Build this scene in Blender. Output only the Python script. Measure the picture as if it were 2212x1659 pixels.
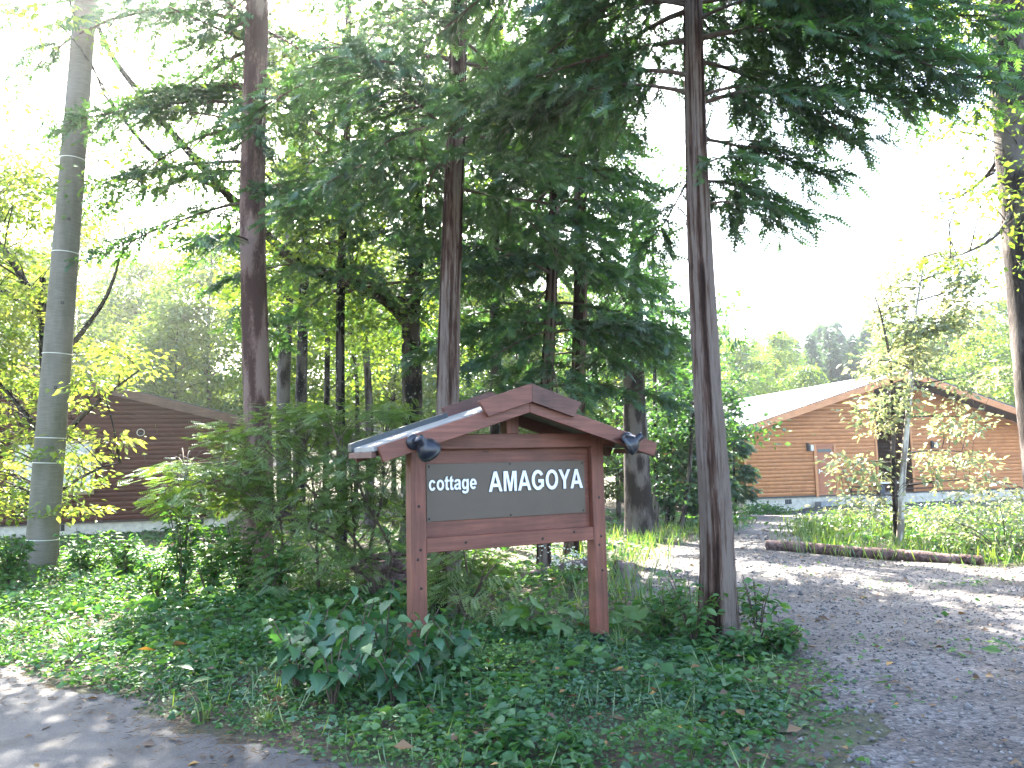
import bpy, bmesh, math
import numpy as np
from mathutils import Vector, Matrix

for o in list(bpy.data.objects):
    bpy.data.objects.remove(o)
SC = bpy.context.scene
COL = SC.collection
R = math.radians

# ------------------------------------------------------------------ camera
W, H, F = 2212.0, 1659.0, 1702.0            # picture units used for reading off bearings
CX, CY, EYE = W / 2, H / 2, 1.55
PITCH, ROLL = math.atan((993 - CY) / F), R(1.3)
FWD = np.array([0, math.cos(PITCH), math.sin(PITCH)])
UP0 = np.array([0, -math.sin(PITCH), math.cos(PITCH)])
RT0 = np.array([1.0, 0, 0])
RT = RT0 * math.cos(ROLL) - UP0 * math.sin(ROLL)
UP = UP0 * math.cos(ROLL) + RT0 * math.sin(ROLL)
EYEP = np.array([0, 0, EYE])
cam = bpy.data.cameras.new('camera')
cam.sensor_width = 36.0
cam.lens = 36.0 * F / W
cam.clip_start = 0.05
cam.clip_end = 3000
camo = bpy.data.objects.new('camera', cam)
COL.objects.link(camo)
camo.matrix_world = Matrix(((RT[0], UP[0], -FWD[0], 0), (RT[1], UP[1], -FWD[1], 0),
                            (RT[2], UP[2], -FWD[2], EYE), (0, 0, 0, 1)))
SC.camera = camo


def at(x, y, Y):
    """the point on bearing (x, y) at distance Y in front of the camera"""
    d = FWD + RT * ((x - CX) / F) + UP * ((CY - y) / F)
    return EYEP + d * (Y / d[1])


# ------------------------------------------------------------------ sky, sun, exposure
SUN_AZ, SUN_EL = R(-17.0), R(39.0)
world = bpy.data.worlds.new('World')
SC.world = world
world.use_nodes = True
wn = world.node_tree.nodes
wl = world.node_tree.links
sky = wn.new('ShaderNodeTexSky')
sky.sky_type = 'NISHITA'
sky.sun_disc = False
sky.sun_elevation = SUN_EL
sky.sun_rotation = SUN_AZ
sky.air_density = 1.0
sky.dust_density = 2.2
sky.ozone_density = 1.0
wl.new(sky.outputs['Color'], wn['Background'].inputs['Color'])
wn['Background'].inputs['Strength'].default_value = 0.11
sun = bpy.data.lights.new('sun', 'SUN')
sun.energy = 5.0
sun.angle = R(0.53)
sun.color = (1.0, 0.93, 0.80)
suno = bpy.data.objects.new('sun', sun)
COL.objects.link(suno)
TOSUN = Vector((math.sin(SUN_AZ) * math.cos(SUN_EL), math.cos(SUN_AZ) * math.cos(SUN_EL), math.sin(SUN_EL)))
suno.rotation_euler = TOSUN.to_track_quat('Z', 'Y').to_euler()
suno.location = (0, 0, 40)
vs = SC.view_settings
vs.view_transform = 'Standard'
vs.look = 'None'
vs.gamma = 1.0
vs.use_curve_mapping = False
vs.exposure = 3.62
SC.cycles.use_denoising = True
SC.cycles.max_bounces = 6
SC.cycles.adaptive_threshold = 0.02
SC.cycles.diffuse_bounces = 3
SC.cycles.glossy_bounces = 2
SC.cycles.transmission_bounces = 4
SC.cycles.transparent_max_bounces = 6
SC.cycles.caustics_reflective = False
SC.cycles.caustics_refractive = False


# ------------------------------------------------------------------ helpers: things and meshes
def rng(s):
    return np.random.default_rng(s)


def tag(o, label=None, cat=None, group=None, kind=None):
    if label: o['label'] = label
    if cat: o['category'] = cat
    if group: o['group'] = group
    if kind: o['kind'] = kind
    return o


def thing(name, label, cat, loc=(0, 0, 0), rz=0.0, group=None):
    o = bpy.data.objects.new(name, None)
    o.empty_display_size = 0.1
    COL.objects.link(o)
    o.location = tuple(float(c) for c in loc)
    o.rotation_euler = (0, 0, rz)
    return tag(o, label, cat, group)


def copy_tree(o, parent=None):
    c = o.copy()
    COL.objects.link(c)
    c.parent = parent
    for ch in list(o.children):
        copy_tree(ch, c)
    return c


def link(name, me, parent=None, loc=None, rot=None):
    o = bpy.data.objects.new(name, me)
    COL.objects.link(o)
    if parent: o.parent = parent
    if loc is not None: o.location = tuple(float(c) for c in loc)
    if rot is not None: o.rotation_euler = rot
    return o


class Geo:
    """collects vertices and faces in numpy; build() makes ONE mesh object"""
    def __init__(s):
        s.v, s.t, s.f, s.n = [], [], {3: [], 4: []}, 0

    def add(s, v, f3=None, f4=None, tint=0.5):
        v = np.asarray(v, float).reshape(-1, 3)
        if f3 is not None and len(f3): s.f[3].append(np.asarray(f3, np.int64).reshape(-1, 3) + s.n)
        if f4 is not None and len(f4): s.f[4].append(np.asarray(f4, np.int64).reshape(-1, 4) + s.n)
        s.v.append(v)
        s.t.append(np.broadcast_to(np.asarray(tint, float), (len(v),)).copy())
        s.n += len(v)

    def mesh(s, name, mat, origin=(0, 0, 0), smooth=False):
        me = bpy.data.meshes.new(name)
        v = np.concatenate(s.v) - np.asarray(origin, float)
        f3 = np.concatenate(s.f[3]) if s.f[3] else np.zeros((0, 3), np.int64)
        f4 = np.concatenate(s.f[4]) if s.f[4] else np.zeros((0, 4), np.int64)
        me.vertices.add(len(v))
        me.vertices.foreach_set('co', v.astype(np.float32).ravel())
        nl = f3.size + f4.size
        me.loops.add(nl)
        me.loops.foreach_set('vertex_index', np.concatenate([f3.ravel(), f4.ravel()]).astype(np.int32))
        me.polygons.add(len(f3) + len(f4))
        ls = np.concatenate([np.arange(len(f3)) * 3, f3.size + np.arange(len(f4)) * 4]).astype(np.int32)
        me.polygons.foreach_set('loop_start', ls)
        if smooth:
            me.polygons.foreach_set('use_smooth', np.ones(len(ls), bool))
        a = me.attributes.new('tint', 'FLOAT', 'POINT')
        a.data.foreach_set('value', np.concatenate(s.t).astype(np.float32))
        me.update(calc_edges=True)
        if mat: me.materials.append(mat)
        return me

    def build(s, name, mat, parent=None, origin=(0, 0, 0), smooth=False, kind=None):
        o = link(name, s.mesh(name, mat, origin, smooth), parent)
        if kind: o['kind'] = kind
        return o


def unit(a):
    return a / np.maximum(np.linalg.norm(a, axis=-1, keepdims=True), 1e-9)


def tube(g, path, rad, seg=8, tint=0.5, cap=True, bump=None):
    p = np.asarray(path, float)
    n = len(p)
    rad = np.broadcast_to(np.asarray(rad, float), (n,))
    tg = unit(np.gradient(p, axis=0))
    ref = np.array([1.0, 0.13, 0.07]) if abs(tg[:, 0]).mean() < 0.75 else np.array([0.1, 0.2, 1.0])
    a = unit(ref - (tg @ ref)[:, None] * tg)
    b = np.cross(tg, a)
    th = np.linspace(0, 2 * math.pi, seg, endpoint=False)
    rr = rad[:, None] * (1 if bump is None else bump)
    rr = np.broadcast_to(rr, (n, seg))
    v = p[:, None, :] + rr[..., None] * (np.cos(th)[None, :, None] * a[:, None, :] + np.sin(th)[None, :, None] * b[:, None, :])
    i = np.arange(n - 1)[:, None] * seg
    j = np.arange(seg)[None, :]
    k = (j + 1) % seg
    f4 = np.stack([i + j, i + k, i + seg + k, i + seg + j], -1).reshape(-1, 4)
    v = v.reshape(-1, 3)
    f3 = []
    if cap:
        v = np.vstack([v, p[0], p[-1]])
        c0, c1 = n * seg, n * seg + 1
        for q in range(seg):
            f3.append((c0, (q + 1) % seg, q))
            f3.append((c1, (n - 1) * seg + q, (n - 1) * seg + (q + 1) % seg))
    g.add(v, f3, f4, tint)


def smooth_path(pts, n):
    """Catmull-Rom through pts, n samples"""
    p = np.asarray(pts, float)
    q = np.vstack([2 * p[0] - p[1], p, 2 * p[-1] - p[-2]])
    t = np.linspace(0, len(p) - 1 - 1e-6, n)
    i = t.astype(int)
    u = (t - i)[:, None]
    a, b, c, d = q[i], q[i + 1], q[i + 2], q[i + 3]
    return 0.5 * (2 * b + (c - a) * u + (2 * a - 5 * b + 4 * c - d) * u ** 2 + (3 * b - a - 3 * c + d) * u ** 3)


def vnoise(r, x, y, nx, ny, px=True):
    """value noise on an nx * ny grid; x in 0..1 (wraps), y in 0..1"""
    gq = r.random((nx, ny + 2))
    fx = (x % 1.0) * nx
    fy = np.clip(y, 0, 1) * ny
    ix = fx.astype(int) % nx
    iy = np.minimum(fy.astype(int), ny)
    ux = fx - np.floor(fx)
    uy = fy - iy
    ux = ux * ux * (3 - 2 * ux)
    uy = uy * uy * (3 - 2 * uy)
    jx = (ix + 1) % nx
    return (gq[ix, iy] * (1 - ux) + gq[jx, iy] * ux) * (1 - uy) + (gq[ix, iy + 1] * (1 - ux) + gq[jx, iy + 1] * ux) * uy


def trunk(g, pts, rads, seg=32, n=90, flute=0.08, fine=0.05, nt=16, per_m=1.2, seed=1, flare=0.35, flare_h=0.5):
    r = rng(seed)
    path = smooth_path(pts, n)
    t = np.linspace(0, 1, len(rads))
    rad = np.interp(np.linspace(0, 1, n), t, rads)
    ln = float(np.linalg.norm(np.diff(path, axis=0), axis=1).sum())
    hh = np.linspace(0, ln, n)
    X, Y = np.meshgrid(np.linspace(0, 1, seg, endpoint=False), np.linspace(0, 1, n))
    ny = max(2, int(ln * per_m))
    lo = vnoise(r, X + 0.03 * np.sin(Y * 9), Y, 7, max(2, ny // 3)) - 0.5
    v1 = vnoise(r, X + 0.02 * np.sin(Y * 23), Y, nt, ny)
    v2 = vnoise(r, X + 0.015 * np.sin(Y * 31), Y, nt * 2, ny * 2)
    groove = np.exp(-((v1 - 0.5) / 0.09) ** 2) + 0.6 * np.exp(-((v2 - 0.5) / 0.10) ** 2)
    fi = vnoise(r, X, Y, nt * 2, ny * 4) - 0.5
    bump = 1 + flute * lo * 2 - fine * groove + fine * 0.6 * fi
    strip = np.clip(0.5 + 1.5 * (vnoise(r, X, Y, max(8, nt // 2), max(2, ny)) - 0.5) + 0.5 * (vnoise(r, X, Y, nt * 2, ny * 2) - 0.5), 0, 1)
    fl = flare * np.exp(-hh / flare_h)[:, None]
    bump = bump + fl * (0.6 + 0.9 * (vnoise(r, X, Y * 0, 6, 2)))
    tube(g, path, rad, seg, tint=np.concatenate([strip.ravel(), [0.5, 0.5]]), bump=bump)
    return path, rad


def leaves(g, pos, d, nrm, L, Wd, tint, fold=0.18, fine=False):
    """pos base points, d direction, nrm face normal"""
    pos = np.asarray(pos, float)
    d = unit(d)
    sd = unit(np.cross(nrm, d))
    nr = np.cross(d, sd)
    L = np.broadcast_to(L, (len(pos),))[:, None]
    Wd = np.broadcast_to(Wd, (len(pos),))[:, None]
    m = len(pos)
    if fine:
        prof = [(0.0, 0.0, 0), (0.28, 0.44, 0), (0.55, 0.46, 0), (0.80, 0.24, 0), (1.0, 0.0, -0.10)]
        vs_ = [pos]
        for x, w, z in prof[1:-1]:
            vs_.append(pos + d * L * x + sd * Wd * w + nr * Wd * fold * w * 2 - nr * L * 0.10 * x * x)
        vs_.append(pos + d * L - nr * L * 0.14)
        for x, w, z in prof[1:-1][::-1]:
            vs_.append(pos + d * L * x - sd * Wd * w + nr * Wd * fold * w * 2 - nr * L * 0.10 * x * x)
        vs_.append(pos + d * L * 0.42 - nr * L * 0.02)
        v = np.stack(vs_, 1)
        f = np.array([(8, 0, 1), (8, 1, 2), (8, 2, 3), (8, 3, 4), (8, 4, 5), (8, 5, 6), (8, 6, 7), (8, 7, 0)])[:, ::-1]
        k = 9
    else:
        mid = pos + d * L * 0.42
        v = np.stack([pos, mid + sd * Wd * 0.5 + nr * Wd * fold, pos + d * L - nr * L * 0.08, mid - sd * Wd * 0.5 + nr * Wd * fold], 1)
        f = np.array([(0, 2, 1), (0, 3, 2)])
        k = 4
    idx = (np.arange(m) * k)[:, None, None] + f[None]
    tt = np.repeat(np.broadcast_to(tint, (m,)), k)
    g.add(v.reshape(-1, 3), idx.reshape(-1, 3), None, tt)


def frond_template(npin=6, ang=42, wide=0.085, reach=0.42, droop=0.22):
    v, f = [], []
    a = math.radians(ang)
    for i, t in enumerate(np.linspace(0.06, 0.9, npin)):
        ln = reach * (1 - 0.62 * t) * (0.9 + 0.2 * ((i * 7) % 3) / 2)
        for s in (-1, 1):
            b = len(v)
            tx, ty = t + ln * math.cos(a), s * ln * math.sin(a)
            v += [(t - wide * 0.5, 0, 0), (t + wide * 0.6, 0, 0), (tx, ty, -droop * ty * ty * 3)]
            f.append((b, b + 1, b + 2))
    b = len(v)
    v += [(0, 0.018, 0), (0, -0.018, 0), (1.0, 0, -0.05)]
    f.append((b, b + 1, b + 2))
    return np.array(v), np.array(f)


FR_A = frond_template(5, 48, 0.20, 0.50)
FR_B = frond_template(4, 46, 0.26, 0.55)


def fronds(g, pos, d, nrm, L, tint, tpl):
    tv, tf = tpl
    d = unit(d)
    sd = unit(np.cross(nrm, d))
    nr = np.cross(d, sd)
    L = np.broadcast_to(L, (len(pos),))[:, None, None]
    v = pos[:, None, :] + L * (tv[None, :, 0:1] * d[:, None, :] + tv[None, :, 1:2] * sd[:, None, :] + tv[None, :, 2:3] * nr[:, None, :])
    k = len(tv)
    idx = (np.arange(len(pos)) * k)[:, None, None] + tf[None]
    g.add(v.reshape(-1, 3), idx.reshape(-1, 3), None, np.repeat(np.broadcast_to(tint, (len(pos),)), k))


# boxes and prisms with small bevels, in the parent's local frame
def box_mesh(name, x0, x1, y0, y1, z0, z1, mat, bev=0.003):
    bm = bmesh.new()
    bmesh.ops.create_cube(bm, size=1.0)
    for v in bm.verts:
        v.co = ((x0 + x1) / 2 + v.co.x * (x1 - x0), (y0 + y1) / 2 + v.co.y * (y1 - y0), (z0 + z1) / 2 + v.co.z * (z1 - z0))
    if bev:
        bmesh.ops.bevel(bm, geom=bm.edges[:], offset=bev, segments=1, affect='EDGES')
    me = bpy.data.meshes.new(name)
    bm.to_mesh(me)
    bm.free()
    me.materials.append(mat)
    return me


def box(name, x0, x1, y0, y1, z0, z1, mat, parent=None, bev=0.003):
    return link(name, box_mesh(name, x0, x1, y0, y1, z0, z1, mat, bev), parent)


def prism(name, poly, y0, y1, mat, parent=None, bev=0.003):
    """poly: (x, z) counter-clockwise seen from -y; extruded from y0 to y1"""
    bm = bmesh.new()
    a = [bm.verts.new((x, y0, z)) for x, z in poly]
    b = [bm.verts.new((x, y1, z)) for x, z in poly]
    bm.faces.new(a)
    bm.faces.new(b[::-1])
    n = len(poly)
    for i in range(n):
        j = (i + 1) % n
        bm.faces.new((a[j], a[i], b[i], b[j]))
    bmesh.ops.recalc_face_normals(bm, faces=bm.faces[:])
    if bev:
        bmesh.ops.bevel(bm, geom=bm.edges[:], offset=bev, segments=1, affect='EDGES')
    me = bpy.data.meshes.new(name)
    bm.to_mesh(me)
    bm.free()
    me.materials.append(mat)
    return link(name, me, parent)


def lathe(g, p0, axis, prof, seg=24, tint=0.5):
    """prof: (distance along axis, radius)"""
    axis = unit(np.asarray(axis, float))
    ref = np.array([0, 0, 1.0]) if abs(axis[2]) < 0.8 else np.array([1.0, 0, 0])
    a = unit(np.cross(axis, ref))
    b = np.cross(axis, a)
    th = np.linspace(0, 2 * math.pi, seg, endpoint=False)
    ring = np.cos(th)[:, None] * a + np.sin(th)[:, None] * b
    v = np.concatenate([np.asarray(p0) + axis * s + ring * rr for s, rr in prof])
    n = len(prof)
    i = np.arange(n - 1)[:, None] * seg
    j = np.arange(seg)[None, :]
    k = (j + 1) % seg
    g.add(v, None, np.stack([i + j, i + k, i + seg + k, i + seg + j], -1).reshape(-1, 4)[:, ::-1], tint)


# ------------------------------------------------------------------ materials
def new_mat(name):
    m = bpy.data.materials.new(name)
    m.use_nodes = True
    nt = m.node_tree
    return m, nt.nodes, nt.links, nt.nodes['Principled BSDF']


def ramp(nodes, stops):
    r = nodes.new('ShaderNodeValToRGB')
    e = r.color_ramp.elements
    while len(e) < len(stops): e.new(0.5)
    for i, (p, c) in enumerate(stops):
        e[i].position = p
        e[i].color = (*c, 1)
    return r


def coords(nodes, links, scale, src='Object', rot=(0, 0, 0)):
    tc = nodes.new('ShaderNodeTexCoord')
    mp = nodes.new('ShaderNodeMapping')
    mp.inputs['Scale'].default_value = scale
    mp.inputs['Rotation'].default_value = rot
    links.new(tc.outputs[src], mp.inputs['Vector'])
    return mp.outputs['Vector']


def noise(nodes, links, vec, scale, detail=5, rough=0.6, dist=0.0):
    n = nodes.new('ShaderNodeTexNoise')
    n.inputs['Scale'].default_value = scale
    n.inputs['Detail'].default_value = detail
    n.inputs['Roughness'].default_value = rough
    n.inputs['Distortion'].default_value = dist
    if vec is not None: links.new(vec, n.inputs['Vector'])
    return n.outputs['Fac']


def bump(nodes, links, bs, h, strength=0.5, dist=0.01):
    b = nodes.new('ShaderNodeBump')
    b.inputs['Strength'].default_value = strength
    b.inputs['Distance'].default_value = dist
    links.new(h, b.inputs['Height'])
    links.new(b.outputs['Normal'], bs.inputs['Normal'])
    return b


def simple(name, col, rough=0.6, metal=0.0, var=0.12, scale=12.0, bmp=0.0):
    m, n, l, b = new_mat(name)
    f = noise(n, l, coords(n, l, (1, 1, 1)), scale)
    lo = tuple(c * (1 - var) for c in col)
    hi = tuple(min(1, c * (1 + var)) for c in col)
    r = ramp(n, [(0.3, lo), (0.7, hi)])
    l.new(f, r.inputs['Fac'])
    l.new(r.outputs['Color'], b.inputs['Base Color'])
    b.inputs['Roughness'].default_value = rough
    b.inputs['Metallic'].default_value = metal
    if bmp: bump(n, l, b, f, bmp, 0.01)
    return m


def grain(name, dark, light, axis='x', rough=0.55, fine=60.0, stretch=14.0, knots=True, bmp=0.25, grime=0.35, boards=False):
    """stained or bare wood: grain along the axis, knots, weathering"""
    m, n, l, b = new_mat(name)
    sc = {'x': (1 / stretch, 1, 1), 'y': (1, 1 / stretch, 1), 'z': (1, 1, 1 / stretch)}[axis]
    vec = coords(n, l, sc)
    f1 = noise(n, l, vec, fine, 6, 0.65, 0.4)
    f2 = noise(n, l, coords(n, l, (1, 1, 1)), 3.0, 4, 0.6)
    r = ramp(n, [(0.30, dark), (0.52, tuple((a + c) / 2 for a, c in zip(dark, light))), (0.75, light)])
    l.new(f1, r.inputs['Fac'])
    mx = n.new('ShaderNodeMix')
    mx.data_type = 'RGBA'
    mx.blend_type = 'MULTIPLY'
    mx.inputs['Factor'].default_value = 1.0
    r2 = ramp(n, [(0.30, (1 - grime,) * 3), (0.62, (1.0, 1.0, 1.0))])
    l.new(f2, r2.inputs['Fac'])
    l.new(r.outputs['Color'], mx.inputs['A'])
    l.new(r2.outputs['Color'], mx.inputs['B'])
    out = mx.outputs['Result']
    if knots:
        vo = n.new('ShaderNodeTexVoronoi')
        vo.inputs['Scale'].default_value = 4.5
        vo.inputs['Randomness'].default_value = 1.0
        ks = {'x': (0.55, 1.6, 1.6), 'y': (1.6, 0.55, 1.6), 'z': (1.6, 1.6, 0.55)}[axis]
        l.new(coords(n, l, ks), vo.inputs['Vector'])
        rk = ramp(n, [(0.05, (0.35, 0.30, 0.28)), (0.11, (1, 1, 1))])
        l.new(vo.outputs['Distance'], rk.inputs['Fac'])
        m2 = n.new('ShaderNodeMix')
        m2.data_type = 'RGBA'
        m2.blend_type = 'MULTIPLY'
        m2.inputs['Factor'].default_value = 0.8
        l.new(out, m2.inputs['A'])
        l.new(rk.outputs['Color'], m2.inputs['B'])
        out = m2.outputs['Result']
    if boards:
        at_ = n.new('ShaderNodeAttribute')
        at_.attribute_name = 'tint'
        rb = ramp(n, [(0.0, (0.70, 0.66, 0.64)), (0.5, (1.0, 1.0, 1.0)), (1.0, (1.22, 1.2, 1.16))])
        l.new(at_.outputs['Fac'], rb.inputs['Fac'])
        m3 = n.new('ShaderNodeMix')
        m3.data_type = 'RGBA'
        m3.blend_type = 'MULTIPLY'
        m3.inputs['Factor'].default_value = 1.0
        l.new(out, m3.inputs['A'])
        l.new(rb.outputs['Color'], m3.inputs['B'])
        out = m3.outputs['Result']
    l.new(out, b.inputs['Base Color'])
    b.inputs['Roughness'].default_value = rough
    if bmp: bump(n, l, b, f1, bmp, 0.004)
    return m


def leaf_mat(name, lo, mid, hi, trans=0.45, tcol=(1.25, 1.35, 0.45), gloss=0.06, rough=0.42):
    """leaf: reflects lo..hi by the leaf's own tint, lets yellow-green light through"""
    m = bpy.data.materials.new(name)
    m.use_nodes = True
    n, l = m.node_tree.nodes, m.node_tree.links
    for x in list(n): n.remove(x)
    out = n.new('ShaderNodeOutputMaterial')
    a = n.new('ShaderNodeAttribute')
    a.attribute_name = 'tint'
    r = ramp(n, [(0.0, lo), (0.5, mid), (1.0, hi)])
    l.new(a.outputs['Fac'], r.inputs['Fac'])
    di = n.new('ShaderNodeBsdfDiffuse')
    l.new(r.outputs['Color'], di.inputs['Color'])
    mu = n.new('ShaderNodeMix')
    mu.data_type = 'RGBA'
    mu.blend_type = 'MULTIPLY'
    mu.inputs['Factor'].default_value = 1.0
    mu.inputs['B'].default_value = (*tcol, 1)
    l.new(r.outputs['Color'], mu.inputs['A'])
    tr = n.new('ShaderNodeBsdfTranslucent')
    l.new(mu.outputs['Result'], tr.inputs['Color'])
    mi = n.new('ShaderNodeMixShader')
    mi.inputs['Fac'].default_value = trans
    l.new(di.outputs[0], mi.inputs[1])
    l.new(tr.outputs[0], mi.inputs[2])
    gl = n.new('ShaderNodeBsdfGlossy')
    gl.inputs['Roughness'].default_value = rough
    gl.inputs['Color'].default_value = (0.9, 0.95, 1.0, 1)
    m2 = n.new('ShaderNodeMixShader')
    m2.inputs['Fac'].default_value = gloss
    l.new(mi.outputs[0], m2.inputs[1])
    l.new(gl.outputs[0], m2.inputs[2])
    l.new(m2.outputs[0], out.inputs['Surface'])
    return m


def bark_mat(name, dark, mid, light, zs=0.16, scale=38.0, bmp=0.9, lichen=None, moss=0.0):
    m, n, l, b = new_mat(name)
    vec = coords(n, l, (1, 1, zs))
    f1 = noise(n, l, vec, scale, 7, 0.68, 0.6)
    f2 = noise(n, l, coords(n, l, (1, 1, 0.35)), 5.0, 4, 0.6)
    mxv = n.new('ShaderNodeMath')
    mxv.operation = 'MULTIPLY_ADD'
    mxv.inputs[1].default_value = 0.45
    l.new(f2, mxv.inputs[0])
    mm = n.new('ShaderNodeMath')
    mm.operation = 'MULTIPLY'
    mm.inputs[1].default_value = 0.6
    l.new(f1, mm.inputs[0])
    l.new(mm.outputs[0], mxv.inputs[2])
    r = ramp(n, [(0.40, dark), (0.51, mid), (0.63, light)])
    at_ = n.new('ShaderNodeAttribute')
    at_.attribute_name = 'tint'
    ad = n.new('ShaderNodeMath')
    ad.operation = 'MULTIPLY_ADD'
    ad.inputs[1].default_value = 0.44
    l.new(at_.outputs['Fac'], ad.inputs[0])
    sb = n.new('ShaderNodeMath')
    sb.operation = 'SUBTRACT'
    sb.inputs[1].default_value = 0.24
    l.new(mxv.outputs[0], sb.inputs[0])
    l.new(sb.outputs[0], ad.inputs[2])
    l.new(ad.outputs[0], r.inputs['Fac'])
    out = r.outputs['Color']
    if lichen:
        f3 = noise(n, l, coords(n, l, (1, 1, 0.8)), 16.0, 4, 0.6)
        r3 = ramp(n, [(0.60, (0, 0, 0)), (0.66, (1, 1, 1))])
        l.new(f3, r3.inputs['Fac'])
        mx = n.new('ShaderNodeMix')
        mx.data_type = 'RGBA'
        l.new(r3.outputs['Color'], mx.inputs['Factor'])
        l.new(out, mx.inputs['A'])
        mx.inputs['B'].default_value = (*lichen, 1)
        out = mx.outputs['Result']
    l.new(out, b.inputs['Base Color'])
    b.inputs['Roughness'].default_value = 0.9
    b.inputs['Specular IOR Level'].default_value = 0.15
    bump(n, l, b, f1, bmp, 0.02)
    return m


M = {}
M['sign_x'] = grain('stained_board', (0.098, 0.029, 0.018), (0.255, 0.086, 0.054), 'x', 0.55, fine=38.0, stretch=18.0)
M['sign_z'] = grain('stained_post', (0.098, 0.029, 0.018), (0.255, 0.086, 0.054), 'z', 0.55, fine=38.0, stretch=18.0)
M['sign_w'] = grain('weathered_stained_board', (0.085, 0.036, 0.026), (0.175, 0.070, 0.050), 'x', 0.62, grime=0.55)
M['panel'] = simple('brown_metal_panel', (0.080, 0.056, 0.041), 0.42, 0.0, 0.10, 4.0)
M['white_letter'] = simple('white_letter', (0.80, 0.80, 0.82), 0.4, 0, 0.03, 8)
M['letter_edge'] = simple('dark_letter_edge', (0.015, 0.013, 0.012), 0.5)
M['black'] = simple('black_enamel', (0.012, 0.014, 0.022), 0.28, 0.0, 0.2, 20)
M['glass_lamp'] = simple('lamp_glass', (0.55, 0.55, 0.50), 0.2)
M['screw'] = simple('dark_screw', (0.03, 0.025, 0.022), 0.4, 0.5)
M['roof_sheet'] = simple('grey_roof_sheet', (0.20, 0.20, 0.20), 0.5, 0.0, 0.2, 6)
M['roof_trim'] = simple('charcoal_trim', (0.05, 0.055, 0.06), 0.4, 0.2, 0.2, 9)
M['concrete'] = simple('concrete', (0.56, 0.50, 0.41), 0.85, 0, 0.22, 7, 0.15)
M['block'] = simple('grey_block', (0.27, 0.265, 0.26), 0.85, 0, 0.2, 9, 0.15)
M['dark_gap'] = simple('vent_grille', (0.012, 0.012, 0.013), 0.6)
M['white_roof'] = simple('pale_metal_roof', (0.55, 0.57, 0.60), 0.35, 0.2, 0.06, 2)
M['glass'] = simple('window_glass', (0.10, 0.12, 0.12), 0.06, 0.0, 0.1, 3)
M['curtain'] = simple('curtain', (0.62, 0.60, 0.54), 0.9, 0, 0.12, 14)
M['metal'] = simple('bright_metal', (0.6, 0.6, 0.6), 0.3, 0.9)
M['brown_pipe'] = simple('brown_painted_pipe', (0.055, 0.025, 0.018), 0.45, 0, 0.15)
M['lamp_white'] = simple('white_lamp_shade', (0.75, 0.75, 0.73), 0.4)
M['cedar'] = grain('cedar_siding', (0.52, 0.20, 0.080), (0.74, 0.335, 0.150), 'x', 0.6, 26, 10, True, 0.2, 0.15)
M['cedar_boards'] = grain('cedar_boards', (0.52, 0.20, 0.080), (0.74, 0.335, 0.150), 'x', 0.6, 26, 10, True, 0.2, 0.15, True)
M['cedar_z'] = grain('cedar_trim', (0.50, 0.19, 0.07), (0.68, 0.31, 0.13), 'z', 0.6, 26, 10, False, 0.2, 0.12)
M['cedar_door'] = grain('cedar_door', (0.34, 0.11, 0.048), (0.48, 0.17, 0.078), 'x', 0.5, 26, 10, False, 0.2, 0.12)
M['dark_siding'] = grain('dark_red_siding', (0.075, 0.020, 0.013), (0.130, 0.038, 0.025), 'x', 0.6, 26, 10, False, 0.2, 0.2, True)
M['dark_trim'] = grain('brown_trim', (0.10, 0.05, 0.032), (0.19, 0.10, 0.06), 'x', 0.6, 26, 10, False)
M['soffit'] = simple('dark_soffit', (0.045, 0.026, 0.02), 0.7)
M['bark_cypress'] = bark_mat('cypress_bark', (0.024, 0.013, 0.010), (0.082, 0.046, 0.034), (0.175, 0.135, 0.113), 0.06, 46, 1.0)
M['bark_pine'] = bark_mat('red_pine_bark', (0.070, 0.040, 0.033), (0.135, 0.083, 0.068), (0.20, 0.135, 0.115), 0.35, 45, 0.8)
M['bark_dark'] = bark_mat('dark_bark', (0.016, 0.013, 0.012), (0.045, 0.036, 0.031), (0.09, 0.075, 0.066), 0.3, 36, 1.0, (0.22, 0.23, 0.20))
M['bark_grey'] = bark_mat('grey_bark', (0.032, 0.025, 0.023), (0.075, 0.060, 0.056), (0.135, 0.115, 0.108), 0.25, 36, 0.9)
M['bark_pale'] = bark_mat('pale_bark', (0.24, 0.20, 0.18), (0.42, 0.38, 0.35), (0.6, 0.57, 0.54), 0.8, 30, 0.4)
M['twig'] = simple('twig', (0.085, 0.058, 0.042), 0.85, 0, 0.3, 15)
M['twig_grey'] = simple('grey_twig', (0.17, 0.145, 0.12), 0.85, 0, 0.3, 15)
M['log'] = bark_mat('log_bark', (0.05, 0.03, 0.028), (0.14, 0.09, 0.085), (0.27, 0.20, 0.19), 0.9, 22, 0.9)
M['log_end'] = simple('log_end', (0.23, 0.14, 0.10), 0.85, 0, 0.25, 30)
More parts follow.
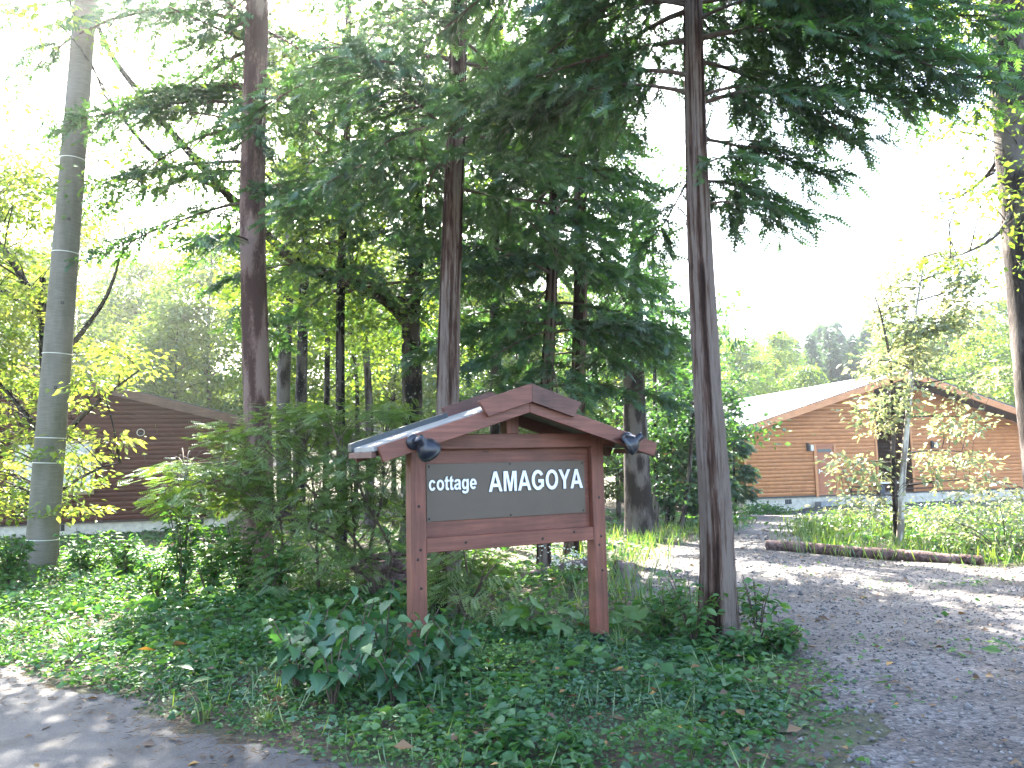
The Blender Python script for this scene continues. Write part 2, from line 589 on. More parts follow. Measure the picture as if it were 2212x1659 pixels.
# foliage
M['cyp'] = leaf_mat('cypress_foliage', (0.028, 0.060, 0.034), (0.054, 0.112, 0.050), (0.10, 0.18, 0.052), 0.46, (1.2, 1.45, 0.5), 0.05)
M['pine'] = leaf_mat('pine_foliage', (0.040, 0.075, 0.050), (0.070, 0.120, 0.070), (0.11, 0.17, 0.075), 0.38, (1.2, 1.4, 0.6), 0.05)
M['maple'] = leaf_mat('maple_leaf', (0.090, 0.150, 0.030), (0.150, 0.215, 0.042), (0.25, 0.26, 0.08), 0.52, (1.25, 1.3, 0.60), 0.03)
M['wood_leaf'] = leaf_mat('woodland_leaf', (0.065, 0.130, 0.035), (0.115, 0.190, 0.045), (0.19, 0.25, 0.06), 0.52, (1.4, 1.4, 0.42), 0.05)
M['shrub'] = leaf_mat('shrub_leaf', (0.075, 0.130, 0.040), (0.120, 0.195, 0.052), (0.19, 0.26, 0.07), 0.52, (1.3, 1.4, 0.45), 0.07)
M['sap'] = leaf_mat('sapling_leaf', (0.13, 0.18, 0.095), (0.23, 0.27, 0.15), (0.38, 0.35, 0.20), 0.5, (1.15, 1.15, 0.8), 0.06)
M['herb'] = leaf_mat('herb_leaf', (0.030, 0.085, 0.032), (0.058, 0.145, 0.046), (0.12, 0.21, 0.06), 0.42, (1.25, 1.35, 0.45), 0.03)
M['nettle'] = leaf_mat('broad_leaf', (0.034, 0.098, 0.044), (0.056, 0.140, 0.058), (0.12, 0.21, 0.06), 0.38, (1.2, 1.4, 0.45), 0.05, 0.42)
M['grass'] = leaf_mat('grass_blade', (0.05, 0.10, 0.025), (0.095, 0.17, 0.035), (0.20, 0.25, 0.06), 0.42, (1.2, 1.25, 0.5), 0.06)
M['litter'] = leaf_mat('dry_leaf', (0.07, 0.042, 0.026), (0.15, 0.09, 0.048), (0.34, 0.19, 0.04), 0.2, (1.2, 1.1, 0.6), 0.03)
M['flower'] = simple('white_flower', (0.62, 0.62, 0.52), 0.7)


def tint_mat(name, stops, rough=0.9, bmp=0.0, scale=60):
    m, n, l, b = new_mat(name)
    a = n.new('ShaderNodeAttribute')
    a.attribute_name = 'tint'
    r = ramp(n, stops)
    l.new(a.outputs['Fac'], r.inputs['Fac'])
    l.new(r.outputs['Color'], b.inputs['Base Color'])
    b.inputs['Roughness'].default_value = rough
    if bmp:
        bump(n, l, b, noise(n, l, coords(n, l, (1, 1, 1)), scale), bmp, 0.01)
    return m


M['pebble'] = tint_mat('pebble', [(0, (0.055, 0.051, 0.053)), (0.5, (0.092, 0.086, 0.087)), (1, (0.19, 0.18, 0.176))], 0.8)


def ground_mat():
    m, n, l, b = new_mat('forest_floor')
    v = coords(n, l, (1, 1, 1))
    f1 = noise(n, l, v, 22, 8, 0.7)
    f2 = noise(n, l, v, 0.9, 4, 0.6)
    r1 = ramp(n, [(0.30, (0.030, 0.021, 0.014)), (0.52, (0.075, 0.052, 0.034)), (0.72, (0.16, 0.115, 0.075))])
    r2 = ramp(n, [(0.30, (0.024, 0.030, 0.014)), (0.55, (0.060, 0.066, 0.030)), (0.75, (0.13, 0.115, 0.06))])
    l.new(f1, r1.inputs['Fac'])
    l.new(f1, r2.inputs['Fac'])
    rm = ramp(n, [(0.42, (0, 0, 0)), (0.58, (1, 1, 1))])
    l.new(f2, rm.inputs['Fac'])
    mx = n.new('ShaderNodeMix')
    mx.data_type = 'RGBA'
    l.new(rm.outputs['Color'], mx.inputs['Factor'])
    l.new(r1.outputs['Color'], mx.inputs['A'])
    l.new(r2.outputs['Color'], mx.inputs['B'])
    l.new(mx.outputs['Result'], b.inputs['Base Color'])
    b.inputs['Roughness'].default_value = 0.95
    bump(n, l, b, f1, 0.9, 0.04)
    return m


def gravel_mat():
    m, n, l, b = new_mat('gravel')
    v = coords(n, l, (1, 1, 1))
    vo = n.new('ShaderNodeTexVoronoi')
    vo.inputs['Scale'].default_value = 42
    l.new(v, vo.inputs['Vector'])
    f2 = noise(n, l, v, 1.3, 5, 0.6)
    f3 = noise(n, l, v, 90, 3, 0.6)
    r1 = ramp(n, [(0.0, (0.036, 0.033, 0.035)), (0.5, (0.072, 0.067, 0.070)), (1.0, (0.145, 0.136, 0.136))])
    sep = n.new('ShaderNodeSeparateColor')
    l.new(vo.outputs['Color'], sep.inputs['Color'])
    l.new(sep.outputs['Red'], r1.inputs['Fac'])
    rm = ramp(n, [(0.36, (0.62, 0.54, 0.46)), (0.60, (1.0, 1.0, 1.0))])
    l.new(f2, rm.inputs['Fac'])
    mx = n.new('ShaderNodeMix')
    mx.data_type = 'RGBA'
    mx.blend_type = 'MULTIPLY'
    mx.inputs['Factor'].default_value = 1.0
    l.new(r1.outputs['Color'], mx.inputs['A'])
    l.new(rm.outputs['Color'], mx.inputs['B'])
    l.new(mx.outputs['Result'], b.inputs['Base Color'])
    b.inputs['Roughness'].default_value = 0.9
    bb = bump(n, l, b, vo.outputs['Distance'], 0.8, 0.012)
    bb.invert = True
    return m


def asphalt_mat():
    m, n, l, b = new_mat('asphalt')
    v = coords(n, l, (1, 1, 1))
    f1 = noise(n, l, v, 90, 4, 0.75)
    f2 = noise(n, l, v, 2.2, 9, 0.72)
    r = ramp(n, [(0.32, (0.038, 0.038, 0.040)), (0.55, (0.068, 0.067, 0.068)), (0.72, (0.13, 0.127, 0.124))])
    l.new(f1, r.inputs['Fac'])
    rm = ramp(n, [(0.36, (0.60, 0.57, 0.53)), (0.50, (0.92, 0.91, 0.9)), (0.66, (1.1, 1.09, 1.07))])
    l.new(f2, rm.inputs['Fac'])
    mx = n.new('ShaderNodeMix')
    mx.data_type = 'RGBA'
    mx.blend_type = 'MULTIPLY'
    mx.inputs['Factor'].default_value = 1.0
    l.new(r.outputs['Color'], mx.inputs['A'])
    l.new(rm.outputs['Color'], mx.inputs['B'])
    l.new(mx.outputs['Result'], b.inputs['Base Color'])
    b.inputs['Roughness'].default_value = 0.85
    bump(n, l, b, f1, 0.5, 0.006)
    return m


M['ground'], M['gravel'], M['asphalt'] = ground_mat(), gravel_mat(), asphalt_mat()


def pole_mat():
    m, n, l, b = new_mat('pole_concrete')
    f1 = noise(n, l, coords(n, l, (2, 2, 40)), 3.0, 5, 0.7)
    f2 = noise(n, l, coords(n, l, (1, 1, 0.25)), 3.0, 4, 0.6)
    r = ramp(n, [(0.30, (0.130, 0.110, 0.085)), (0.52, (0.180, 0.156, 0.122)), (0.72, (0.245, 0.216, 0.172))])
    l.new(f1, r.inputs['Fac'])
    rm = ramp(n, [(0.36, (0.58, 0.62, 0.48)), (0.62, (1, 1, 1))])
    l.new(f2, rm.inputs['Fac'])
    mx = n.new('ShaderNodeMix')
    mx.data_type = 'RGBA'
    mx.blend_type = 'MULTIPLY'
    mx.inputs['Factor'].default_value = 1.0
    l.new(r.outputs['Color'], mx.inputs['A'])
    l.new(rm.outputs['Color'], mx.inputs['B'])
    l.new(mx.outputs['Result'], b.inputs['Base Color'])
    b.inputs['Roughness'].default_value = 0.8
    bump(n, l, b, f1, 0.35, 0.006)
    return m


M['pole'] = pole_mat()


# ------------------------------------------------------------------ the ground
def sst(a, b, x):
    t = np.clip((x - a) / (b - a), 0, 1)
    return t * t * (3 - 2 * t)


def gz(x, y):
    x = np.asarray(x, float)
    y = np.asarray(y, float)
    z = -0.62 * sst(9, 32, y) * sst(-6, 6, x) - 0.14 * sst(8, 20, y) * (1 - sst(-6, 6, x))
    z = z - 0.28 * sst(27, 31, y) * (1 - sst(9.5, 13, x)) * sst(4, 8, x)
    z = z + 0.03 * np.sin(x * 1.3 + 0.4) * np.sin(y * 0.9) * sst(4, 7, y)
    far = sst(44, 100, y) * (3 + 4.5 * sst(-20, 30, x))
    far = far + 30 * sst(100, 300, y)
    z = z + far + 1.6 * sst(13, 20, x) * sst(7, 12, y) * (1 - sst(16, 26, y)) * 0.2
    return z


def gp(x, y):
    return np.array([x, y, float(gz(x, y))])


xs = np.concatenate([np.linspace(-400, -30, 26)[:-1], np.linspace(-30, 30, 121), np.linspace(30, 400, 26)[1:]])
ys = np.concatenate([np.linspace(-60, -4, 12)[:-1], np.linspace(-4, 46, 126), np.linspace(46, 600, 45)[1:]])
X, Y = np.meshgrid(xs, ys)
Z = gz(X, Y)
g = Geo()
nx, ny = len(xs), len(ys)
i = np.arange(ny - 1)[:, None] * nx
j = np.arange(nx - 1)[None, :]
g.add(np.stack([X, Y, Z], -1).reshape(-1, 3), None, np.stack([i + j, i + j + 1, i + nx + j + 1, i + nx + j], -1).reshape(-1, 4))
tag(g.build('ground', M['ground'], smooth=True), kind='structure')

ROAD = np.array([(-30, 18.5), (-12, 10.4), (-6.5, 7.7), (-4.04, 6.32), (-2.85, 5.55), (-1.86, 4.73), (-1.28, 4.34), (0.2, 3.35), (2.2, 2.4), (6, 0.8), (30, -9), (30, -40), (-30, -40)])
GRAV = np.array([(2.6, 2.25), (1.15, 3.1), (1.25, 4.1), (1.72, 4.9), (2.02, 5.8), (2.1, 6.9), (1.9, 7.9), (1.35, 8.9), (1.45, 10.4), (1.95, 12.4), (2.6, 14.4), (3.6, 16.6), (5.0, 19.2), (6.6, 23), (8.2, 29), (9.0, 31.6), (15, 32.9), (24, 34.4), (24, 30), (15, 27), (10.4, 24.4), (7.8, 21.6), (6.55, 18.6), (5.55, 15.8), (4.95, 13.9), (4.75, 12.5), (6.2, 11.0), (8.0, 9.6), (12, 8.2), (20, 6.5), (20, -4.6), (9, -0.2), (5, 1.3)])


def in_poly(px, py, poly):
    inside = np.zeros(px.shape, bool)
    n = len(poly)
    for a in range(n):
        x0, y0 = poly[a]
        x1, y1 = poly[(a + 1) % n]
        c = ((y0 > py) != (y1 > py)) & (px < (x1 - x0) * (py - y0) / (y1 - y0 + 1e-12) + x0)
        inside ^= c
    return inside


def poly_dist(px, py, poly):
    """signed distance, negative inside"""
    best = np.full(px.shape, 1e9)
    n = len(poly)
    for a in range(n):
        p, q = poly[a], poly[(a + 1) % n]
        d = q - p
        t = np.clip(((px - p[0]) * d[0] + (py - p[1]) * d[1]) / (d @ d), 0, 1)
        best = np.minimum(best, np.hypot(px - p[0] - t * d[0], py - p[1] - t * d[1]))
    return np.where(in_poly(px, py, poly), -best, best)


def sheet(name, poly, lift, mat, step, rough_edge, seed, xr, yr):
    """a sheet over the ground cut to an uneven outline"""
    r = rng(seed)
    xs = np.arange(xr[0], xr[1], step)
    ys = np.arange(yr[0], yr[1], step)
    X, Y = np.meshgrid(xs, ys)
    nz = vnoise(r, X / 40 + 0.5, (Y + 40) / 100, 60, 150) - 0.5
    nz2 = vnoise(r, X / 40 + 0.5, (Y + 40) / 100, 200, 500) - 0.5
    D = poly_dist(X, Y, poly) + rough_edge * (nz * 1.4 + nz2)
    keep = D < 0
    nx = len(xs)
    cell = keep[:-1, :-1] | keep[1:, :-1] | keep[:-1, 1:] | keep[1:, 1:]
    ii, jj = np.nonzero(cell)
    b = ii * nx + jj
    f = np.stack([b, b + 1, b + nx + 1, b + nx], -1)
    used, inv = np.unique(f.ravel(), return_inverse=True)
    Zs = gz(X, Y) + np.where(D < 0, lift, -0.03)
    P = np.stack([X, Y, Zs], -1).reshape(-1, 3)[used]
    g = Geo()
    g.add(P, None, inv.reshape(-1, 4))
    return tag(g.build(name, mat, smooth=True), kind='structure')


sheet('road', ROAD, 0.012, M['asphalt'], 0.06, 0.26, 3, (-16, 9), (-5, 13))
sheet('gravel_drive', GRAV, 0.010, M['gravel'], 0.08, 0.55, 4, (0.5, 20), (-4, 35))


def ok_ground(px, py, margin=0.0):
    return (poly_dist(px, py, ROAD) > margin) & (poly_dist(px, py, GRAV) > margin)


# loose stones on the drive
r = rng(11)
n = 26000
px = r.uniform(0.9, 11, n)
py = 2.2 + 14 * r.random(n) ** 1.7
k = poly_dist(px, py, GRAV) < 0.25 * r.normal(0, 1, n)
px, py = px[k], py[k]
n = len(px)
octa = np.array([(1, 0, 0), (0, 1, 0), (-1, 0, 0), (0, -1, 0), (0, 0, 0.8), (0, 0, -0.5)], float)
of = np.array([(0, 1, 4), (1, 2, 4), (2, 3, 4), (3, 0, 4), (1, 0, 5), (2, 1, 5), (3, 2, 5), (0, 3, 5)])
sz = 0.008 + 0.013 * r.random(n) ** 2.5 + (r.random(n) < 0.012) * 0.022
an = r.uniform(0, 6.28, n)
vv = octa[None] * (0.7 + 0.6 * r.random((n, 6, 1))) * sz[:, None, None]
vx = vv[..., 0] * np.cos(an)[:, None] - vv[..., 1] * np.sin(an)[:, None]
vy = vv[..., 0] * np.sin(an)[:, None] + vv[..., 1] * np.cos(an)[:, None]
vz = vv[..., 2] + (gz(px, py) + 0.012)[:, None]
g = Geo()
g.add(np.stack([vx + px[:, None], vy + py[:, None], vz], -1).reshape(-1, 3), ((np.arange(n) * 6)[:, None, None] + of[None]).reshape(-1, 3), None, np.repeat(r.random(n), 6))
tag(g.build('gravel_stones', M['pebble']), 'loose grey stones strewn over the gravel drive', 'gravel', kind='stuff')


# ------------------------------------------------------------------ cottages
SID = rng(900)


def siding(g, x0, x1, zb, ztop, fn, row=0.15, lap=0.006):
    """lapped boards between x0 and x1 up to ztop(x); fn(x, out, z) places a point"""
    z = zb
    xs_ = np.linspace(x0, x1, 60)
    zt = np.array([ztop(x) for x in xs_])
    while z < zt.max() - 0.02:
        z1 = z + row
        okb = xs_[zt >= z]
        okt = xs_[zt >= min(z1, zt.max() - 0.001)]
        if len(okb) < 2: break
        a, b = okb[0], okb[-1]
        c, d = (okt[0], okt[-1]) if len(okt) > 1 else ((a + b) / 2, (a + b) / 2 + 0.01)
        zz = min(z1, zt.max())
        ns = max(1, int((b - a) / 1.9))
        cut = np.concatenate([[0.0], np.sort(np.clip((np.arange(1, ns) + SID.normal(0, 0.25, max(0, ns - 1))) / ns, 0.03, 0.97)), [1.0]])
        for q0, q1 in zip(cut[:-1], cut[1:]):
            lp = lap * SID.uniform(0.6, 1.4)
            e = 0.002 / max(b - a, 0.1)
            a0, a1, c0, c1 = a + (b - a) * (q0 + e), a + (b - a) * (q1 - e), c + (d - c) * (q0 + e), c + (d - c) * (q1 - e)
            v = [fn(a0, lp, z), fn(a1, lp, z), fn(c1, 0.0, zz), fn(c0, 0.0, zz), fn(a0, -0.02, z), fn(a1, -0.02, z)]
            g.add(v, None, [(0, 1, 2, 3), (4, 5, 1, 0)], float(np.clip(SID.normal(0.5, 0.10), 0, 1)))
        z = z1


def rail_loop(root, x0, x1, y, z0, z1, name='pipe_rail'):
    g = Geo()
    p = [(x0, y, z0), (x1, y, z0)]
    q = [(x0, y, z1), (x1, y, z1)]
    tube(g, p, 0.03, 8)
    tube(g, q, 0.03, 8)
    tube(g, [(x0, y, z0 - 0.03), (x0, y, z1 + 0.03)], 0.03, 8)
    tube(g, [(x1, y, z0 - 0.03), (x1, y, z1 + 0.03)], 0.03, 8)
    for x in (x0 + 0.1, x1 - 0.1):
        tube(g, [(x, y, z0), (x, y + 0.12 if y < 0.3 else y, z0)], 0.02, 6)
    return g.build(name, M['brown_pipe'], root)


def floor_vent(root, x0, x1, y, z0, z1):
    v = box('floor_vent', x0, x1, y - 0.012, y + 0.05, z0, z1, M['dark_gap'], root, 0)
    for k in range(1, 4):
        xx = x0 + (x1 - x0) * k / 4
        box('vent_bar', xx - 0.006, xx + 0.006, y - 0.024, y - 0.012, z0 + 0.01, z1 - 0.01, M['block'], v, 0)


def wall_lamp(root, x, y, z):
    l = box('wall_lamp', x - 0.13, x - 0.03, y - 0.10, y, z - 0.16, z + 0.16, M['black'], root, 0.01)
    box('lamp_shade', x - 0.03, x + 0.09, y - 0.20, y - 0.02, z - 0.17, z + 0.08, M['lamp_white'], l, 0.015)


# the pale-roofed cedar cottage to the right
YA = R(10.5)
PA = at(1613, 1075, 32.0)
ca = thing('cedar_cottage', 'orange cedar cottage with a pale metal roof beyond the gravel drive', 'cottage', PA, YA)
RX, RZ, SL, SR = 7.08, 5.06, 0.30, 0.325


def roof_a(x):
    return RZ - (RX - x) * SL if x < RX else RZ - (x - RX) * SR


def wall_a(x):
    return roof_a(x) - 0.17


g = Geo()
siding(g, 0.0, 5.92, 0.0, wall_a, lambda x, o, z: (x, -o, z))
g.build('siding', M['cedar_boards'], ca, kind='stuff')
g = Geo()
siding(g, 7.95, 13.9, 0.0, wall_a, lambda x, o, z: (x, 0.5 - o, z))
g.build('siding', M['cedar_boards'], ca, kind='stuff')
g = Geo()
siding(g, 0.0, 14.0, 0.0, lambda x: 2.7, lambda x, o, z: (-o, 14.0 - x, z))
g.build('side_siding', M['cedar_boards'], ca, kind='stuff')
g = Geo()
siding(g, 0.0, 3.0, 0.0, lambda x: 4.6, lambda x, o, z: (5.92 + o, x, z))
siding(g, 0.0, 2.5, 0.0, lambda x: 4.7, lambda x, o, z: (7.95 - o, 3.0 - x, z))
siding(g, 5.92, 7.95, 0.0, lambda x: 4.8, lambda x, o, z: (x, 3.0 - o, z))
g.build('porch_siding', M['dark_siding'], ca, kind='stuff')
box('porch_window', 6.2, 7.5, 2.9, 2.96, 0.9, 2.0, M['glass'], ca, 0)
box('porch_lit_slab', 6.0, 7.4, 0.7, 1.2, 0.35, 0.42, M['lamp_white'], ca)  # slab for something lit white in the recess, brightness put into its colour
for x in (0.0, 5.92, 7.95):
    y = 0.5 if x > 7 else 0.0
    box('corner_trim', x - 0.045, x + 0.045, y - 0.045, y - 0.0, 0.0, wall_a(x) - 0.03, M['cedar_z'], ca)
# foundation
box('foundation', 0.02, 14.0, 0.0 + 0.03, 14, -1.3, -0.06, M['concrete'], ca, 0)
box('sill_flashing', -0.01, 5.93, -0.045, 0.02, -0.06, 0.0, M['roof_trim'], ca, 0)
box('sill_flashing', 7.94, 13.95, 0.455, 0.52, -0.06, 0.0, M['roof_trim'], ca, 0)
floor_vent(ca, 1.68, 1.96, 0.03, -0.32, -0.13)
floor_vent(ca, 11.1, 11.45, 0.03, -0.32, -0.13)
# door with frame, glazed slot and boards
d = box('door', 3.14, 3.92, -0.055, -0.02, 0.0, 1.99, M['cedar_door'], ca)
for s in (3.03, 3.92):
    box('door_frame', s, s + 0.11, -0.085, -0.01, -0.05, 2.1, M['cedar_z'], d)
box('door_frame', 3.14, 3.92, -0.085, -0.01, 1.99, 2.1, M['cedar_door'], d)
box('door_glass', 3.2, 3.82, -0.07, -0.05, 1.75, 1.88, M['glass'], d)
for k in range(5):
    box('door_board', 3.22, 3.80, -0.066, -0.05, 0.10 + k * 0.31, 0.10 + k * 0.31 + 0.295, M['cedar_door'], d)
box('door_handle', 3.18, 3.34, -0.13, -0.09, 0.96, 1.0, M['metal'], d)
box('handle_plate', 3.185, 3.235, -0.088, -0.06, 0.88, 1.06, M['metal'], d)
wall_lamp(ca, 2.86, -0.02, 1.98)
wall_lamp(ca, 9.0, 0.48, 1.98)
rail_loop(ca, 4.56, 6.2, -0.16, 0.10, 0.30)
rail_loop(ca, 7.3, 8.75, 0.34, 0.14, 0.34)
for k in range(2):
    box('vent_hood', 5.0 + k * 0.14, 5.09 + k * 0.14, -0.12, -0.02, 3.40, 3.66, M['brown_pipe'], ca)
g = Geo()
tube(g, [(5.93, -0.2, -0.9), (5.93, -0.2, 0.35)], 0.12, 10)
g.build('meter_pipe', M['roof_trim'], ca)
s = box('door_step', 2.95, 3.72, -0.5, -0.05, -0.85, -0.25, M['block'], ca, 0.01)
s = box('door_step', 3.72, 5.0, -0.42, 0.0, -0.85, -0.3, M['concrete'], ca, 0.01)
# roof: slabs, barge boards, eaves fascia
for sgn, xe, sl in ((-1, -0.62, SL), (1, 14.35, SR)):
    ze = roof_a(xe)
    t = 0.10
    prism('roof_slab', [(xe, ze - t), (RX, RZ - t), (RX, RZ), (xe, ze)][::(1 if sgn < 0 else -1)], -0.78, 17.0, M['white_roof'], ca, 0)
    e2 = xe - sgn * 0.02
    prism('barge_board', [(e2, roof_a(e2) - 0.30), (RX, RZ - 0.30), (RX, RZ - 0.035), (e2, roof_a(e2) - 0.035)][::(1 if sgn < 0 else -1)], -0.86, -0.79, M['cedar'], ca)
    prism('soffit', [(e2, ze - 0.16), (RX, RZ - 0.16), (RX, RZ - 0.12), (e2, ze - 0.12)][::(1 if sgn < 0 else -1)], -0.77, 16.8, M['soffit'], ca, 0)
    prism('ridge_flashing', [(xe, ze - 0.03), (RX, RZ - 0.03), (RX, RZ + 0.02), (xe, ze + 0.02)][::(1 if sgn < 0 else -1)], -0.89, -0.865, M['roof_trim'], ca, 0)
box('eaves_fascia', -0.60, -0.56, -0.76, 16.8, roof_a(-0.6) - 0.36, roof_a(-0.6) - 0.11, M['soffit'], ca)
box('back_wall', 0.1, 13.9, 13.8, 14.0, -0.5, 2.7, M['cedar_door'], ca, 0)

# the dark red cottage to the left
YB = R(16)
PB = at(489, 1114, 21.7)
cb = thing('dark_red_cottage', 'dark red weatherboard cottage on a cream footing behind the utility pole', 'cottage', PB, YB)
RXB, RZB, SB = -7.0, 4.62, 0.262


def roof_b(x):
    return RZB - abs(x - RXB) * SB


g = Geo()
siding(g, -14.0, 0.0, 0.0, lambda x: roof_b(x) - 0.13, lambda x, o, z: (x, -o, z), 0.12)
g.build('siding', M['dark_siding'], cb, kind='stuff')
g = Geo()
siding(g, 0.0, 10.0, 0.0, lambda x: 2.6, lambda x, o, z: (0.0 + o, x, z), 0.12)
g.build('side_siding', M['dark_siding'], cb, kind='stuff')
box('corner_trim', -0.05, 0.035, -0.05, 0.02, 0.0, 2.65, M['dark_siding'], cb)
box('foundation', -14, -0.03, 0.03, 10, -1.0, -0.05, M['concrete'], cb, 0)
box('sill_flashing', -14, 0.02, -0.04, 0.02, -0.05, 0.0, M['soffit'], cb, 0)
floor_vent(cb, -0.98, -0.58, 0.03, -0.23, -0.06)
floor_vent(cb, -4.3, -3.95, 0.03, -0.23, -0.06)
for xe, sgn in ((0.5, 1), (-14.5, -1)):
    od = [1, -1][sgn > 0]
    ze = roof_b(xe)
    prism('roof_slab', [(xe, ze - 0.08), (RXB, RZB - 0.08), (RXB, RZB), (xe, ze)][::od], -0.6, 10.6, M['roof_trim'], cb, 0)
    prism('barge_board', [(xe, ze - 0.27), (RXB, RZB - 0.27), (RXB, RZB - 0.03), (xe, ze - 0.03)][::od], -0.67, -0.61, M['dark_trim'], cb)
    prism('soffit', [(xe, ze - 0.14), (RXB, RZB - 0.14), (RXB, RZB - 0.10), (xe, ze - 0.10)][::od], -0.59, 10.5, M['soffit'], cb, 0)
box('eaves_fascia', 0.44, 0.48, -0.58, 10.4, roof_b(0.5) - 0.34, roof_b(0.5) - 0.09, M['soffit'], cb)


def window(root, x0, x1, z0, z1, y, frame, mullion=True, curtain=True):
    w = box('window', x0, x1, y - 0.03, y + 0.02, z0, z1, M['glass'], root, 0)
    t = 0.06
    box('frame', x0 - t, x1 + t, y - 0.06, y - 0.0, z1, z1 + t, frame, w)
    box('frame', x0 - t, x1 + t, y - 0.07, y - 0.0, z0 - t, z0, frame, w)
    box('frame', x0 - t, x0, y - 0.06, y - 0.0, z0, z1, frame, w)
    box('frame', x1, x1 + t, y - 0.06, y - 0.0, z0, z1, frame, w)
    if mullion:
        xm = (x0 + x1) / 2
        box('mullion', xm - 0.025, xm + 0.025, y - 0.055, y - 0.03, z0, z1, frame, w)
    if curtain:
        g = Geo()
        n = 60
        xx = np.linspace(x0 + 0.03, x1 - 0.03, n)
        yy = y - 0.036 - 0.004 * np.sin(xx * 60)
        v = np.concatenate([np.stack([xx, yy, np.full(n, z0 + 0.03)], -1), np.stack([xx, yy, np.full(n, z1 - 0.04)], -1)])
        q = np.arange(n - 1)
        g.add(v, None, np.stack([q, q + 1, q + n + 1, q + n], -1))
        g.build('curtain', M['curtain'], w)


M['window_frame'] = simple('yellowish_frame', (0.30, 0.22, 0.10), 0.5)
window(cb, -5.15, -3.33, 0.75, 2.05, -0.02, M['window_frame'])
window(cb, -0.32, -0.1, 1.2, 1.48, -0.02, M['window_frame'], False, False)
for (x, z) in ((-2.18, 2.29), (-4.95, 0.58)):
    g = Geo()
    lathe(g, (x, -0.02, z), (0, -1, 0), [(0, 0.10), (0.05, 0.10), (0.06, 0.085), (0.03, 0.08)], 20)
    v = g.build('round_vent', M['concrete'], cb, smooth=True)
    box('vent_flap', x - 0.075, x + 0.075, -0.045, -0.03, z - 0.06, z + 0.01, M['dark_gap'], v, 0)

# ------------------------------------------------------------------ the sign
SO = np.array([-0.0265, 6.332, 0.0])
SY = 0.4793
sg = thing('cottage_sign', 'roofed red brown timber sign reading cottage AMAGOYA', 'sign', SO, SY)


def sloc(u, nrm, z):
    """sign frame: u to the right, nrm towards the viewer"""
    return np.array([u, -nrm, z])


for x in (-0.80, 0.80):
    p = box('post', x - 0.06, x + 0.06, -0.05, 0.07, 0.10, 1.735, M['sign_z'], sg, 0.006)
    box('post_base', x - 0.045, x + 0.045, -0.035, 0.055, -0.15, 0.12, M['black'], p, 0.004)
    for (dx, z) in ((0.01, 0.90), (-0.012, 0.83), (0.0, 1.22), (0.012, 0.62)):
        g = Geo()
        lathe(g, (x + dx, -0.0505, z), (0, -1, 0), [(-0.004, 0.011), (0.001, 0.011), (0.0012, 0.0)], 10)
        g.build('wood_plug', M['screw'], p)
box('beam', -0.83 + 0.09, 0.83 - 0.09, -0.062, 0.05, 1.64, 1.755, M['sign_x'], sg, 0.005)
for s in (-1, 1):
    box('beam_end', min(s * 0.862, s * 0.99), max(s * 0.862, s * 0.99), -0.04, 0.05, 1.64, 1.74, M['sign_x'], sg, 0.005)
box('lower_rail', -0.74, 0.74, -0.045, 0.055, 0.872, 0.982, M['sign_x'], sg, 0.005)
bb = box('backing_board', -0.738, 0.738, 0.006, 0.035, 0.98, 1.64, M['sign_x'], sg, 0.002)
pn = box('panel', -0.722, 0.690, -0.006, 0.004, 1.098, 1.532, M['panel'], sg, 0.0015)
for (u, z) in ((-0.70, 1.512), (0.67, 1.512), (-0.70, 1.118), (0.67, 1.118), (-0.01, 1.516), (-0.01, 1.114)):
    g = Geo()
    lathe(g, (u, -0.006, z), (0, -1, 0), [(0, 0.008), (0.004, 0.007), (0.005, 0.0)], 10)
    g.build('screw', M['screw'], pn)
for n_, (u, z) in enumerate(((-0.42, 0.93), (0.25, 0.915), (0.55, 0.95))):
    g = Geo()
    lathe(g, (u, -0.0455, z), (0, -1, 0), [(-0.004, 0.012), (0.0008, 0.011), (0.001, 0.0)], 10)
    g.build('knot_plug', M['screw'], sg)
box('king_post', -0.055, 0.055, -0.055, 0.06, 1.755, 1.925, M['sign_z'], sg, 0.004)
box('ridge_beam', -0.05, 0.05, -0.30, 0.29, 1.925, 1.955, M['sign_w'], sg, 0.004)

SS = 0.305       # roof pitch of the sign


def line(u, z0):
    return z0 - abs(u) * SS


for (ya, yb, yc, yd, tag_) in ((-0.345, -0.305, -0.385, -0.347, 'front'), (0.295, 0.335, 0.337, 0.375, 'rear')):
    mat = M['sign_x'] if tag_ == 'front' else M['sign_w']
    for s in (-1, 1):
        od = 1 if s < 0 else -1
        poly = [(s * 1.165, line(1.165, 1.908)), (0.0, 1.908), (0.0, 2.03), (s * 1.205, line(1.205, 2.03))]
        prism('barge_board', poly[::od], ya, yb, mat, sg, 0.003)
        poly = [(s * 0.372, line(0.372, 1.985)), (0.0, 1.985), (0.0, 2.127), (s * 0.445, line(0.445, 2.122))]
        prism('ridge_board', poly[::od], yc, yd, M['sign_w'] if s > 0 or tag_ == 'rear' else M['sign_x'], sg, 0.003)
for s in (-1, 1):
    od = 1 if s < 0 else -1
    poly = [(s * 1.22, line(1.22, 2.0)), (s * 0.002, 2.0), (s * 0.002, 2.035), (s * 1.22, line(1.22, 2.035))]
    rs = prism('roof_sheet', poly[::od], -0.302, 0.292, M['roof_sheet'], sg, 0.002)
    poly = [(s * 1.24, line(1.24, 2.01)), (s * 0.45, line(0.45, 2.01)), (s * 0.45, line(0.45, 2.075)), (s * 1.24, line(1.24, 2.075))]
    prism('verge_trim', poly[::od], 0.20, 0.29, M['roof_trim'], rs, 0.004)
    box('eaves_board', min(s * 1.20, s * 1.235), max(s * 1.20, s * 1.235), -0.29, 0.29, line(1.22, 2.0) - 0.045, line(1.22, 2.0) - 0.002, M['sign_w'], sg)


